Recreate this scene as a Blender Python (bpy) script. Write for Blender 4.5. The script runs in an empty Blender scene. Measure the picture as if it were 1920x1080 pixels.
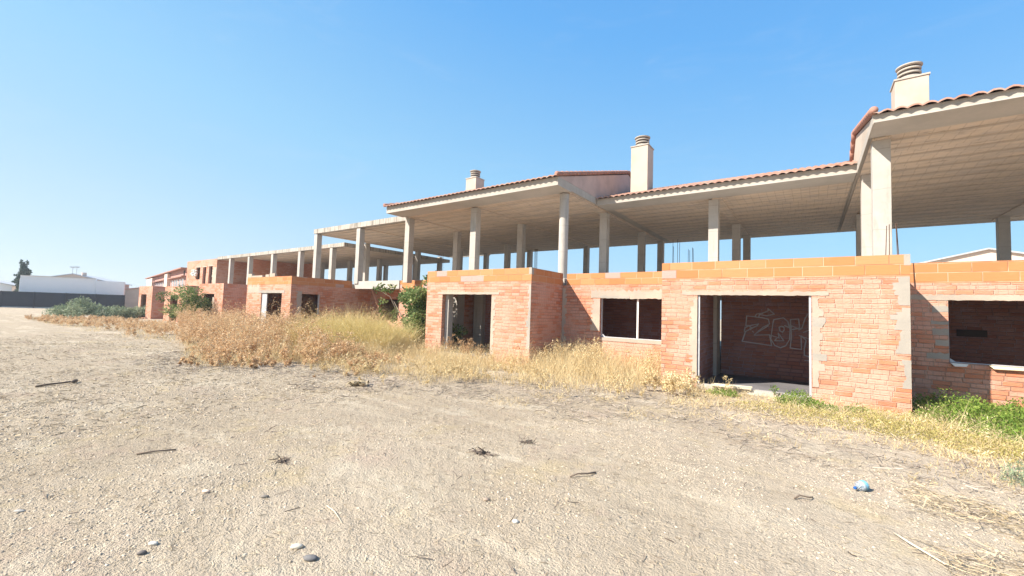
import bpy, math, random
import numpy as np
from mathutils import Vector, Matrix
random.seed(7); rng = np.random.default_rng(7)
R = math.radians
scene = bpy.context.scene
COL = scene.collection

# ------------------------------------------------------------------ materials
class NB:
    def __init__(s, name):
        s.m = bpy.data.materials.new(name); s.m.use_nodes = True
        s.t = s.m.node_tree; s.n = s.t.nodes; s.l = s.t.links
        s.b = s.n['Principled BSDF']; s.b.inputs['Roughness'].default_value = .9
        s.b.inputs['Specular IOR Level'].default_value = .15
    def node(s, ty, **kw):
        n = s.n.new(ty)
        for k, v in kw.items(): setattr(n, k, v)
        return n
    def put(s, sock, v):
        if isinstance(v, bpy.types.NodeSocket): s.l.new(v, sock)
        elif isinstance(v, (tuple, list)) and len(v) == 3 and sock.type == 'RGBA': sock.default_value = (*v, 1)
        else: sock.default_value = v
    def math(s, op, a, b=0.0, c=0.0):
        n = s.node('ShaderNodeMath', operation=op)
        s.put(n.inputs[0], a); s.put(n.inputs[1], b); s.put(n.inputs[2], c); return n.outputs[0]
    def mix(s, f, a, b, mode='MIX'):
        n = s.node('ShaderNodeMix', data_type='RGBA', blend_type=mode)
        s.put(n.inputs[0], f); s.put(n.inputs[6], a); s.put(n.inputs[7], b); return n.outputs[2]
    def ramp(s, f, stops):
        n = s.node('ShaderNodeValToRGB'); e = n.color_ramp.elements
        while len(e) < len(stops): e.new(.5)
        for q, (p, c) in zip(e, stops):
            q.position = p; q.color = (*c, 1) if isinstance(c, (tuple, list)) else (c, c, c, 1)
        s.put(n.inputs[0], f); return n.outputs[0]
    def step(s, f, lo, hi):
        n = s.node('ShaderNodeMapRange', interpolation_type='SMOOTHSTEP')
        s.put(n.inputs[0], f); n.inputs[1].default_value = lo; n.inputs[2].default_value = hi; return n.outputs[0]
    def vec(s, v, sc=(1, 1, 1), off=(0, 0, 0)):
        n = s.node('ShaderNodeMapping'); s.put(n.inputs[0], v)
        n.inputs['Scale'].default_value = sc; n.inputs['Location'].default_value = off; return n.outputs[0]
    def noise(s, v, sc, det=4, rough=.6):
        n = s.node('ShaderNodeTexNoise'); s.put(n.inputs['Vector'], v)
        n.inputs['Scale'].default_value = sc; n.inputs['Detail'].default_value = det; n.inputs['Roughness'].default_value = rough
        return n.outputs[0]
    def uv(s): return s.node('ShaderNodeUVMap').outputs[0]
    def obj(s): return s.node('ShaderNodeTexCoord').outputs['Object']
    def xyz(s, v):
        n = s.node('ShaderNodeSeparateXYZ'); s.put(n.inputs[0], v); return n.outputs
    def white(s, a, b):
        c = s.node('ShaderNodeCombineXYZ'); s.put(c.inputs[0], a); s.put(c.inputs[1], b)
        w = s.node('ShaderNodeTexWhiteNoise', noise_dimensions='2D'); s.l.new(c.outputs[0], w.inputs['Vector']); return w.outputs[0]
    def attr(s, name):
        return s.node('ShaderNodeAttribute', attribute_name=name).outputs['Fac']
    def bump(s, h, st=.5, d=.01):
        n = s.node('ShaderNodeBump'); n.inputs['Strength'].default_value = st; n.inputs['Distance'].default_value = d
        s.put(n.inputs['Height'], h); s.l.new(n.outputs[0], s.b.inputs['Normal'])
    def col(s, c): s.put(s.b.inputs['Base Color'], c)

def cells(k, W, H, joint):
    """running-bond cells on the metric UV: random value per brick, joint mask, u, v"""
    uv = k.uv(); u, v, _ = k.xyz(uv)
    wob = k.math('MULTIPLY', k.math('SUBTRACT', k.noise(k.vec(uv, (1.3, 6, 1)), 1.5, 2), .5), .018)
    v2 = k.math('ADD', v, wob)
    row = k.math('FLOOR', k.math('DIVIDE', v2, H))
    off = k.math('MULTIPLY', k.white(row, 3.7), 1.0)
    uu = k.math('ADD', k.math('DIVIDE', u, W), off)
    cell = k.math('FLOOR', uu)
    rnd = k.white(cell, row)
    fu = k.math('MULTIPLY', k.math('FRACT', uu), W); fv = k.math('MULTIPLY', k.math('FRACT', k.math('DIVIDE', v2, H)), H)
    du = k.math('MINIMUM', fu, k.math('SUBTRACT', W, fu)); dv = k.math('MINIMUM', fv, k.math('SUBTRACT', H, fv))
    dd = k.math('MINIMUM', du, k.math('MULTIPLY', dv, 1.0))
    jm = k.math('SUBTRACT', 1.0, k.step(dd, joint * .35, joint))
    return uv, u, v, rnd, jm

def m_brick(name, slurry=.45, gray=.5, shade_mul=1.0):
    k = NB(name); H = .098
    uv, u, v, rnd, jm = cells(k, .285, H, .012)
    n1 = k.noise(uv, .8, 3); n2 = k.noise(k.vec(uv, (2.5, 7, 1)), 5, 4, .7); n3 = k.noise(k.vec(uv, (1.5, 34, 1)), 2.2, 3)
    base = k.ramp(rnd, [(0, (.50, .175, .092)), (.4, (.55, .22, .12)), (.75, (.54, .24, .15)), (1, (.48, .175, .10))])
    r2 = k.white(k.math('FLOOR', k.math('MULTIPLY', rnd, 977)), 1.3)
    sl = k.math('ADD', k.math('MULTIPLY', r2, .36), k.math('ADD', k.math('MULTIPLY', n1, .80), k.math('MULTIPLY', n2, .30)))
    sl = k.step(sl, .68 + (.45 - slurry) * .5, .98 + (.45 - slurry) * .5)
    sl = k.math('MULTIPLY', sl, k.step(n2, .20, .50))
    c = k.mix(k.math('MULTIPLY', sl, .88), base, (.60, .355, .27))
    # the drawn faces carry long horizontal grooves
    gr = k.math('ABSOLUTE', k.math('SUBTRACT', k.math('FRACT', k.math('DIVIDE', v, H/3)), .5))
    gl = k.math('MULTIPLY', k.math('LESS_THAN', gr, .12), k.step(n3, .38, .55))
    c = k.mix(k.math('MULTIPLY', gl, .35), c, (.36, .145, .085))
    c = k.mix(k.math('MULTIPLY', k.step(n3, .52, .72), .25), c, (.42, .18, .11))
    # hair cracks and open end joints in the wiped mortar
    ck = k.math('FRACT', k.math('ADD', k.math('DIVIDE', u, .135), k.white(k.math('FLOOR', k.math('DIVIDE', v, H)), 9.1)))
    ck = k.math('MULTIPLY', k.math('LESS_THAN', ck, .07), k.math('MULTIPLY', sl, k.step(n2, .42, .5)))
    c = k.mix(k.math('MULTIPLY', ck, .7), c, (.22, .16, .13))
    gm = k.step(k.math('ADD', k.noise(uv, 2.4, 5, .75), k.math('MULTIPLY', n2, .25)), .78 - gray * .06, .84)
    c = k.mix(k.math('MULTIPLY', gm, gray), c, (.40, .35, .30))
    jn = k.math('MULTIPLY', jm, k.step(n2, .28, .56))
    jcol = k.mix(k.step(k.math('ADD', n1, k.math('MULTIPLY', n2, .3)), .50, .72), (.22, .14, .105), (.56, .40, .30))
    c = k.mix(k.math('MULTIPLY', jn, .8), c, jcol)
    c = k.mix(k.math('MULTIPLY', k.step(k.noise(uv, .45, 4), .42, .62), .18), c, (.36, .16, .10))
    if shade_mul < 1: c = k.mix(1.0, c, (shade_mul*.85, shade_mul*1.0, shade_mul*1.45), 'MULTIPLY')  # room shade painted in: multiplies the brick darker and bluer
    k.col(c)
    h = k.math('SUBTRACT', k.math('ADD', k.math('MULTIPLY', n3, .6), k.math('MULTIPLY', n2, .8)), k.math('MULTIPLY', jm, 1.0))
    k.bump(h, 1.0, .014); return k.m

def m_block(name):
    k = NB(name)
    uv, u, v, rnd, jm = cells(k, .515, .2055, .009)
    c = k.ramp(rnd, [(0, (.44, .170, .070)), (.3, (.50, .21, .088)), (.62, (.47, .19, .078)), (.84, (.51, .24, .115)), (.94, (.50, .22, .095)), (.95, (.42, .29, .25)), (1, (.40, .29, .26))])
    n = k.noise(k.vec(uv, (2, 30, 1)), 2, 3)
    c = k.mix(k.math('MULTIPLY', k.step(n, .45, .7), .25), c, (.42, .15, .05))
    pale = k.step(k.noise(uv, 2.2, 5), .58, .75); c = k.mix(k.math('MULTIPLY', pale, .35), c, (.54, .29, .15))
    jc = k.mix(k.step(k.noise(uv, 1.3, 3), .42, .58), (.30, .18, .11), (.56, .42, .29))
    c = k.mix(k.math('MULTIPLY', jm, .85), c, jc)
    k.col(c); k.bump(k.math('SUBTRACT', k.math('MULTIPLY', n, .25), jm), .7, .01); return k.m

def m_concrete(name, a, b, streak=.0, rough=.9):
    k = NB(name); uv = k.uv(); u, v, _ = k.xyz(uv)
    c = k.mix(k.step(k.noise(uv, 1.1, 5), .35, .68), a, b)
    c = k.mix(k.math('MULTIPLY', k.step(k.noise(uv, 14, 4), .5, .75), .28), c, tuple(x * .68 for x in a))
    if name == 'column_concrete':
        jl = k.math('LESS_THAN', k.math('FRACT', k.math('ADD', k.math('DIVIDE', v, .98), k.math('MULTIPLY', k.noise(uv, 2.5, 2), .06))), .018)
        c = k.mix(k.math('MULTIPLY', jl, .45), c, (.24, .21, .175))
        c = k.mix(k.math('MULTIPLY', k.step(k.noise(k.vec(uv, (3, .6, 1)), 1.4, 4), .52, .70), .55), c, (.29, .26, .22))
    if streak:
        s = k.step(k.noise(k.vec(uv, (5.5, .35, 1)), 1.6, 4, .7), .46, .62)
        c = k.mix(k.math('MULTIPLY', s, streak), c, (.13, .115, .095))
    k.col(c); k.bump(k.noise(uv, 22, 5, .7), .3, .01); return k.m

def m_soffit(name):
    k = NB(name); uv = k.uv(); u, v, _ = k.xyz(uv)
    row = k.math('FLOOR', k.math('DIVIDE', v, .70)); fv = k.math('FRACT', k.math('DIVIDE', v, .70))
    fu = k.math('FRACT', k.math('ADD', k.math('DIVIDE', u, .25), k.white(row, .5)))
    lu = k.math('LESS_THAN', fu, .05); jo = k.math('LESS_THAN', k.math('ABSOLUTE', k.math('SUBTRACT', fv, .5)), .09)
    cell = k.white(k.math('FLOOR', k.math('DIVIDE', u, .25)), row)
    n = k.noise(k.vec(uv, (.5, 1.6, 1)), 1.3, 5, .65)
    c = k.mix(k.step(n, .36, .66), (.60, .485, .39), (.45, .38, .325))
    c = k.mix(k.math('MULTIPLY', cell, .35), c, (.62, .48, .34))
    c = k.mix(k.math('MULTIPLY', lu, .5), c, (.22, .17, .13))
    c = k.mix(k.math('MULTIPLY', jo, .5), c, (.30, .255, .215))
    st = k.step(k.noise(k.vec(uv, (.7, 2.2, 1)), 2.2, 5, .7), .55, .68)
    c = k.mix(k.math('MULTIPLY', st, .55), c, (.22, .18, .15))
    k.col(c); k.bump(k.noise(uv, 12, 4), .3, .01); return k.m

def m_plain(name, a, b, sc=3.0, rough=.85, bump=.2, spec=.2):
    k = NB(name); o = k.obj(); k.col(k.mix(k.step(k.noise(o, sc, 5), .35, .65), a, b))
    k.b.inputs['Roughness'].default_value = rough; k.b.inputs['Specular IOR Level'].default_value = spec
    if bump: k.bump(k.noise(o, sc * 8, 4), bump, .01)
    return k.m

def m_tile(name):
    k = NB(name); uv = k.uv(); u, v, _ = k.xyz(uv)
    rnd = k.white(k.math('FLOOR', k.math('DIVIDE', u, .23)), k.math('FLOOR', k.math('DIVIDE', v, .38)))
    c = k.ramp(rnd, [(0, (.32, .17, .125)), (.5, (.40, .225, .17)), (1, (.36, .21, .165))])
    c = k.mix(k.step(k.noise(uv, 3, 5), .45, .7), c, (.38, .30, .25)); k.col(c); return k.m

def m_leaf(name, stops, trans=.25, rough=.7):
    k = NB(name); c = k.ramp(k.attr('tint'), stops); k.col(c)
    k.b.inputs['Roughness'].default_value = rough
    if trans:
        tr = k.node('ShaderNodeBsdfTranslucent'); k.put(tr.inputs[0], c)
        mx = k.node('ShaderNodeMixShader'); mx.inputs[0].default_value = trans
        k.l.new(k.b.outputs[0], mx.inputs[1]); k.l.new(tr.outputs[0], mx.inputs[2])
        k.l.new(mx.outputs[0], k.n['Material Output'].inputs[0])
    return k.m

def m_ground():
    k = NB('dry_soil'); o = k.obj(); x, y, z = k.xyz(o)
    big = k.noise(o, .22, 5, .6); mid = k.noise(o, 1.1, 6, .68); fine = k.noise(o, 9, 6, .75); grit = k.noise(o, 55, 3, .7); spk = k.noise(o, 170, 2, .6)
    # litter mask: more dead straw to the left, bare pale sand in front of the near house
    bare = k.step(k.math('ADD', k.math('ADD', k.math('MULTIPLY', x, .055), k.math('MULTIPLY', big, 1.3)), k.math('MULTIPLY', mid, .75)), .72, 1.15)
    soil = k.mix(bare, (.415, .335, .243), (.56, .462, .348))
    rt = k.node('ShaderNodeMapping'); k.put(rt.inputs[0], o); rt.inputs['Rotation'].default_value = (0, 0, -.62); rt.inputs['Scale'].default_value = (.28, 1.5, 1)
    stk = k.step(k.noise(rt.outputs[0], .9, 6, .7), .50, .66)
    soil = k.mix(k.math('MULTIPLY', stk, .55), soil, (.62, .52, .39))
    soil = k.mix(k.math('MULTIPLY', k.step(mid, .44, .62), .45), soil, (.39, .32, .24))
    pale = k.step(k.noise(k.vec(o, (1, 1.5, 1), (3.1, 8.4, 0)), .75, 6, .7), .52, .66)
    soil = k.mix(k.math('MULTIPLY', pale, .6), soil, (.60, .515, .39))
    dk = k.step(k.noise(k.vec(o, (1, 1.8, 1), (7.7, 2.2, 0)), 1.9, 6, .75), .56, .68)
    soil = k.mix(k.math('MULTIPLY', dk, k.math('SUBTRACT', .6, k.math('MULTIPLY', bare, .3))), soil, (.27, .215, .155))
    soil = k.mix(k.math('MULTIPLY', k.step(k.noise(o, .55, 5, .7), .55, .7), .35), soil, (.45, .32, .25))
    soil = k.mix(k.math('MULTIPLY', k.step(fine, .52, .72), .34), soil, (.30, .245, .185))
    soil = k.mix(k.math('MULTIPLY', k.step(grit, .56, .74), .45), soil, (.27, .22, .17))
    soil = k.mix(k.math('MULTIPLY', k.step(grit, .45, .25), .4), soil, (.66, .58, .46))
    soil = k.mix(k.math('MULTIPLY', k.step(spk, .60, .75), .35), soil, (.20, .165, .13))
    soil = k.mix(k.math('MULTIPLY', k.step(k.noise(k.vec(o, (1, 1, 1), (11.3, 4.2, 0)), .8, 5, .7), .54, .68), .4), soil, (.50, .39, .215))
    soil = k.mix(k.math('MULTIPLY', k.step(k.noise(k.vec(o, (1, 1, 1), (1.7, 9.9, 0)), 1.3, 5, .7), .56, .70), .35), soil, (.40, .285, .22))
    k.col(soil)
    k.b.inputs['Specular IOR Level'].default_value = .05
    h = k.math('ADD', k.math('ADD', k.math('MULTIPLY', fine, .8), k.math('MULTIPLY', grit, .55)), k.math('MULTIPLY', mid, 1.6))
    k.bump(h, 1.0, .06); return k.m

M = {}
M['brick'] = m_brick('weathered_brick', .76, .6)
M['brick_plain'] = m_brick('inner_brick', .30, .3)
M['shaded_brick'] = m_brick('shaded_inner_brick', .25, .2, .72)  # same brick with the shade of the rooms put into its colour
M['dim_brick'] = m_brick('grey_brown_inner_brick', .3, .3, .6)  # room shade multiplied into the brick colour here too
M['block'] = m_block('large_hollow_block')
M['conc'] = m_concrete('pale_concrete', (.45, .41, .37), (.385, .355, .32))
M['conc_edge'] = m_concrete('stained_concrete_edge', (.44, .395, .345), (.375, .335, .29), .75)
M['conc_col'] = m_concrete('column_concrete', (.435, .395, .355), (.375, .345, .31))
M['conc_floor'] = m_concrete('floor_screed', (.17, .16, .165), (.12, .115, .12))  # screed colour kept dark to stand in for indoor shade
M['soffit'] = m_soffit('joist_soffit')
M['fascia'] = m_concrete('cast_fascia', (.43, .385, .335), (.375, .335, .29), .12)
M['stucco'] = m_plain('sand_render', (.47, .395, .325), (.405, .335, .27), 1.3)
M['pink_render'] = m_plain('pinkish_render', (.50, .36, .31), (.42, .31, .27), 1.6)
M['tile'] = m_tile('clay_roof_tile')
M['redtile'] = m_plain('red_verge_tile', (.36, .19, .145), (.30, .155, .12), 3)
M['mortar'] = m_concrete('rough_mortar', (.44, .355, .28), (.34, .285, .235))
M['graymortar'] = m_concrete('grey_cement', (.37, .325, .275), (.30, .27, .235))
M['white'] = m_plain('chalky_white', (.80, .79, .76), (.72, .71, .68), 2)
M['whitewall'] = m_plain('white_render', (.80, .80, .80), (.77, .77, .77), .4, bump=0)
M['metal'] = m_plain('grey_metal', (.45, .45, .46), (.38, .38, .39), 5, .5, 0, .5)
M['rust'] = m_plain('rusty_steel', (.085, .055, .042), (.12, .07, .05), 9)
M['fence'] = m_plain('dark_screen', (.018, .026, .040), (.025, .034, .052), .8, .8, 0)
M['kerb'] = m_plain('light_kerb', (.45, .45, .43), (.38, .38, .37), 2)
M['redwall'] = m_plain('pinkish_brickwork', (.44, .25, .21), (.40, .23, .195), .5, bump=0)
M['cream'] = m_plain('cream_panel', (.66, .52, .43), (.60, .47, .39), .7, bump=0)
M['dark'] = m_plain('dark_void', (.045, .035, .034), (.055, .042, .04), 2)
M['glass'] = m_plain('window_glass', (.10, .10, .11), (.13, .13, .14), 2, .15, 0, .5)
M['paint'] = m_plain('faded_spray_paint', (.46, .44, .46), (.36, .345, .36), 4, bump=0)
M['wood'] = m_plain('bleached_plank', (.66, .58, .44), (.55, .47, .35), 4)
M['deadleaf'] = m_plain('dead_leaf', (.38, .30, .19), (.29, .225, .14), 9)
M['foam'] = m_plain('yellow_foam', (.76, .67, .45), (.68, .58, .38), 6)
M['bark'] = m_plain('grey_bark', (.19, .145, .11), (.12, .09, .068), 6)
M['ground'] = m_ground()
M['cypress'] = m_leaf('cypress_needles', [(0, (.04, .075, .06)), (1, (.085, .13, .10))], .1)
M['ivy'] = m_leaf('fig_leaves', [(0, (.05, .09, .025)), (.45, (.14, .205, .065)), (.8, (.29, .33, .13)), (1, (.47, .43, .21))], .25)
M['lime'] = m_leaf('small_tree_leaves', [(0, (.06, .11, .033)), (.6, (.15, .225, .07)), (1, (.32, .34, .14))], .3)
M['sage'] = m_leaf('saltbush_leaves', [(0, (.14, .18, .115)), (.6, (.26, .31, .19)), (1, (.40, .43, .29))], .2)
M['brownweed'] = m_leaf('dry_thistle', [(0, (.30, .18, .10)), (.4, (.50, .315, .17)), (.75, (.64, .44, .25)), (1, (.70, .54, .35))], .3)
M['straw'] = m_leaf('dry_grass_blade', [(0, (.47, .35, .18)), (.5, (.64, .50, .275)), (1, (.76, .64, .40))], .3)
M['yellow'] = m_leaf('yellow_broom', [(0, (.46, .36, .13)), (.5, (.64, .52, .23)), (1, (.76, .65, .36))], .35)
M['green'] = m_leaf('fresh_weed', [(0, (.075, .135, .022)), (.5, (.16, .25, .040)), (1, (.33, .37, .09))], .3)
M['olive'] = m_leaf('creeping_weed', [(0, (.22, .22, .06)), (.5, (.40, .34, .12)), (1, (.60, .47, .20))], .25)
M['twig'] = m_leaf('dead_twig', [(0, (.13, .10, .08)), (.5, (.29, .235, .19)), (1, (.50, .42, .34))], 0, .9)
M['litter'] = m_leaf('straw_litter', [(0, (.20, .155, .10)), (.4, (.38, .30, .20)), (1, (.58, .47, .31))], 0, .9)
M['pebble'] = m_leaf('pebbles', [(0, (.25, .20, .15)), (.5, (.45, .366, .27)), (1, (.60, .505, .395))], 0, .9)

# ------------------------------------------------------------------ mesh helpers
class MB:
    def __init__(s): s.v = []; s.f = []
    def quad(s, *p):
        i = len(s.v); s.v += [tuple(q) for q in p]; s.f.append(tuple(range(i, i + len(p))))
    def box(s, x0, x1, y0, y1, z0, z1):
        i = len(s.v)
        s.v += [(x0,y0,z0),(x1,y0,z0),(x1,y1,z0),(x0,y1,z0),(x0,y0,z1),(x1,y0,z1),(x1,y1,z1),(x0,y1,z1)]
        s.f += [tuple(i+k for k in q) for q in ((3,2,1,0),(4,5,6,7),(0,1,5,4),(1,2,6,5),(2,3,7,6),(3,0,4,7))]
        return s
    def prism(s, poly, axis, a0, a1):
        """polygon of 2-D points extruded along axis: 'x' -> (y,z), 'y' -> (x,z), 'z' -> (x,y)"""
        def P(p, a): return (a, p[0], p[1]) if axis == 'x' else (p[0], a, p[1]) if axis == 'y' else (p[0], p[1], a)
        i = len(s.v); n = len(poly)
        s.v += [P(p, a0) for p in poly] + [P(p, a1) for p in poly]
        s.f += [tuple(i + k for k in range(n)), tuple(i + n + k for k in reversed(range(n)))]
        s.f += [(i+k, i+n+k, i+n+(k+1) % n, i+(k+1) % n) for k in range(n)]
        return s
    def obox(s, c, ax, ay, az):
        """oriented box: centre and three half-axis vectors"""
        c, ax, ay, az = map(Vector, (c, ax, ay, az)); i = len(s.v)
        for q in ((-1,-1,-1),(1,-1,-1),(1,1,-1),(-1,1,-1),(-1,-1,1),(1,-1,1),(1,1,1),(-1,1,1)):
            s.v.append(tuple(c + ax*q[0] + ay*q[1] + az*q[2]))
        s.f += [tuple(i+k for k in q) for q in ((3,2,1,0),(4,5,6,7),(0,1,5,4),(1,2,6,5),(2,3,7,6),(3,0,4,7))]
        return s
    def tube(s, pts, rad, n=6):
        pts = [Vector(p) for p in pts]; i0 = len(s.v)
        rads = rad if isinstance(rad, (list, tuple)) else [rad] * len(pts)
        for k, p in enumerate(pts):
            d = (pts[min(k+1, len(pts)-1)] - pts[max(k-1, 0)]).normalized()
            a = d.cross(Vector((0,0,1)) if abs(d.z) < .9 else Vector((1,0,0))).normalized(); b = d.cross(a)
            for j in range(n):
                t = 2*math.pi*j/n; s.v.append(tuple(p + (a*math.cos(t) + b*math.sin(t)) * rads[k]))
        for k in range(len(pts)-1):
            for j in range(n):
                s.f.append((i0+k*n+j, i0+k*n+(j+1) % n, i0+(k+1)*n+(j+1) % n, i0+(k+1)*n+j))
        s.f.append(tuple(i0+j for j in reversed(range(n)))); s.f.append(tuple(i0+(len(pts)-1)*n+j for j in range(n)))
        return s
    def lathe(s, prof, c, n=24, mat=None):
        i0 = len(s.v); c = Vector(c)
        for r, h in prof:
            for j in range(n):
                t = 2*math.pi*j/n; p = Vector((r*math.cos(t), r*math.sin(t), h))
                s.v.append(tuple(c + (mat @ p if mat else p)))
        for k in range(len(prof)-1):
            for j in range(n): s.f.append((i0+k*n+j, i0+k*n+(j+1) % n, i0+(k+1)*n+(j+1) % n, i0+(k+1)*n+j))
        s.f.append(tuple(i0+j for j in reversed(range(n)))); s.f.append(tuple(i0+(len(prof)-1)*n+j for j in range(n)))
        return s
    def wall(s, axis, a0, a1, t0, t1, z0, z1, ops=()):
        def B(p0, p1, q0, q1):
            if p1 - p0 > 1e-4 and q1 - q0 > 1e-4:
                if axis == 'x': s.box(p0, p1, t0, t1, q0, q1)
                else: s.box(t0, t1, p0, p1, q0, q1)
        cur = a0
        for o0, o1, b0, b1 in ops:
            B(cur, o0, z0, z1); B(o0, o1, z0, b0); B(o0, o1, b1, z1); cur = o1
        B(cur, a1, z0, z1); return s
    def build(s, name, mat, parent=None, smooth=False, bevel=0):
        V = np.array(s.v, float); wp = Vector((0,0,0)); q = parent
        if parent is None: org = Vector(((V[:,0].min()+V[:,0].max())/2, (V[:,1].min()+V[:,1].max())/2, V[:,2].min()))
        else:
            while q is not None: wp += q.location; q = q.parent
            org = wp
        me = bpy.data.meshes.new(name)
        me.from_pydata((V - np.array(org)).tolist(), [], s.f); me.update()
        uvl = me.uv_layers.new(name='UVMap'); buf = np.empty(len(me.loops) * 2, np.float32)
        for p in me.polygons:
            n = p.normal
            ii = (0, 1) if abs(n.z) > .7 else (1, 2) if abs(n.x) > abs(n.y) else (0, 2)
            for li in p.loop_indices:
                w = V[me.loops[li].vertex_index]; buf[2*li] = w[ii[0]] + 200; buf[2*li+1] = w[ii[1]] + 50
        uvl.data.foreach_set('uv', buf)
        me.materials.append(mat if not isinstance(mat, str) else M[mat])
        if smooth: me.polygons.foreach_set('use_smooth', [True]*len(me.polygons))
        o = bpy.data.objects.new(name, me); COL.objects.link(o)
        if parent is None: o.location = org
        else: o.parent = parent
        if bevel:
            b = o.modifiers.new('edge', 'BEVEL'); b.width = bevel; b.segments = 2; b.limit_method = 'ANGLE'
        return o

def tag(o, label=None, cat=None, group=None, kind=None):
    if label: o['label'] = label
    if cat: o['category'] = cat
    if group: o['group'] = group
    if kind: o['kind'] = kind
    return o
def thing(name, label, cat, loc, group=None):
    o = bpy.data.objects.new(name, None); COL.objects.link(o); o.location = loc; o.empty_display_size = .3
    return tag(o, label, cat, group)

def np_mesh(name, V, F, tint, mat, parent=None, org=None):
    """big vegetation mesh out of numpy quads; tint = one float per vertex"""
    me = bpy.data.meshes.new(name)
    if org is None: org = np.array([0., 0, 0])
    V = (V - np.array(org)).astype(np.float32); F = F.astype(np.int32)
    me.vertices.add(len(V)); me.vertices.foreach_set('co', V.ravel())
    me.loops.add(F.size); me.loops.foreach_set('vertex_index', F.ravel())
    me.polygons.add(len(F)); me.polygons.foreach_set('loop_start', np.arange(0, F.size, F.shape[1], dtype=np.int32))
    me.polygons.foreach_set('loop_total', np.full(len(F), F.shape[1], np.int32))
    me.update(calc_edges=True)
    a = me.attributes.new('tint', 'FLOAT', 'POINT'); a.data.foreach_set('value', tint.astype(np.float32))
    me.materials.append(M[mat]); o = bpy.data.objects.new(name, me); COL.objects.link(o)
    if parent is None: o.location = Vector([float(c) for c in org])
    else:
        o.parent = parent
    return o

def rand_dirs(n, up=0.0, spread=1.0):
    d = rng.normal(size=(n, 3)) * np.array([spread, spread, 1.0]); d[:, 2] = d[:, 2] + up
    return d / np.linalg.norm(d, axis=1, keepdims=True)
def leaves(P, size, aspect=.5, up=.3, tint=None):
    n = len(P); d = rand_dirs(n, up); w = rand_dirs(n); w = np.cross(d, w); w /= np.linalg.norm(w, axis=1, keepdims=True) + 1e-9
    s = (np.ones(n) * size)[:, None] * rng.uniform(.6, 1.35, (n, 1))
    V = np.stack([P, P + d*s*.5 + w*s*aspect*.5, P + d*s, P + d*s*.5 - w*s*aspect*.5], 1).reshape(-1, 3)
    F = np.arange(4*n).reshape(n, 4)
    t = rng.uniform(0, 1, n) if tint is None else tint
    return V, F, np.repeat(t, 4)
def blades(P, D, L, W, bend=.3, seg=3, tint=None, taper=True):
    n = len(P); side = np.cross(D, rng.normal(size=(n, 3))); side /= np.linalg.norm(side, axis=1, keepdims=True) + 1e-9
    bd = rng.normal(size=(n, 3)) * np.array([1, 1, .35]); bd /= np.linalg.norm(bd, axis=1, keepdims=True)
    rows = []
    for k in range(seg + 1):
        t = k / seg; c = P + D * (L * t)[:, None] + bd * (L * bend * t * t)[:, None]
        w = (W * ((1 - .85*t) if taper else 1.0))[:, None] * .5
        rows += [c - side*w, c + side*w]
    V = np.stack(rows, 1).reshape(-1, 3); m = 2*(seg+1)
    b = (np.arange(n) * m)[:, None, None]
    q = np.array([[2*k, 2*k+1, 2*k+3, 2*k+2] for k in range(seg)])[None]
    F = (b + q).reshape(-1, 4)
    t = rng.uniform(0, 1, n) if tint is None else tint
    return V, F, np.repeat(t, m)
def join(parts):
    Vs, Fs, Ts = [], [], []; o = 0
    for V, F, T in parts:
        Vs.append(V); Fs.append(F + o); Ts.append(T); o += len(V)
    return np.concatenate(Vs), np.concatenate(Fs), np.concatenate(Ts)

# ------------------------------------------------------------------ ground
def gz(x, y):
    x = np.asarray(x, float); y = np.asarray(y, float)
    a = .016*np.sin(x*1.3 + .7*y) + .014*np.sin(.55*x - 1.1*y + 1.3) + .02*np.sin(.23*x + .31*y + .5) + .008*np.sin(2.9*x+.4)*np.sin(2.3*y)
    return a - .02
xs = np.unique(np.concatenate([-np.geomspace(60, 260, 16), np.arange(-60, -16, 1.0), np.arange(-16, 8, .25), np.geomspace(8, 160, 18)]))
ys = np.unique(np.concatenate([-np.geomspace(4, 120, 14), np.arange(-4, 12, .25), np.arange(12, 30, 1.5), np.geomspace(30, 260, 14)]))
X, Y = np.meshgrid(xs, ys); Zg = gz(X, Y)
Vg = np.stack([X, Y, Zg], -1).reshape(-1, 3); nx, ny = len(xs), len(ys)
ii = (np.arange(ny-1)[:, None]*nx + np.arange(nx-1)[None]).reshape(-1)
Fg = np.stack([ii, ii+1, ii+nx+1, ii+nx], 1)
g = np_mesh('ground', Vg, Fg, np.zeros(len(Vg)), 'ground'); tag(g, 'bare dry dusty ground littered with straw', 'ground', kind='structure')
g.data.polygons.foreach_set('use_smooth', [True]*len(g.data.polygons))

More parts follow.
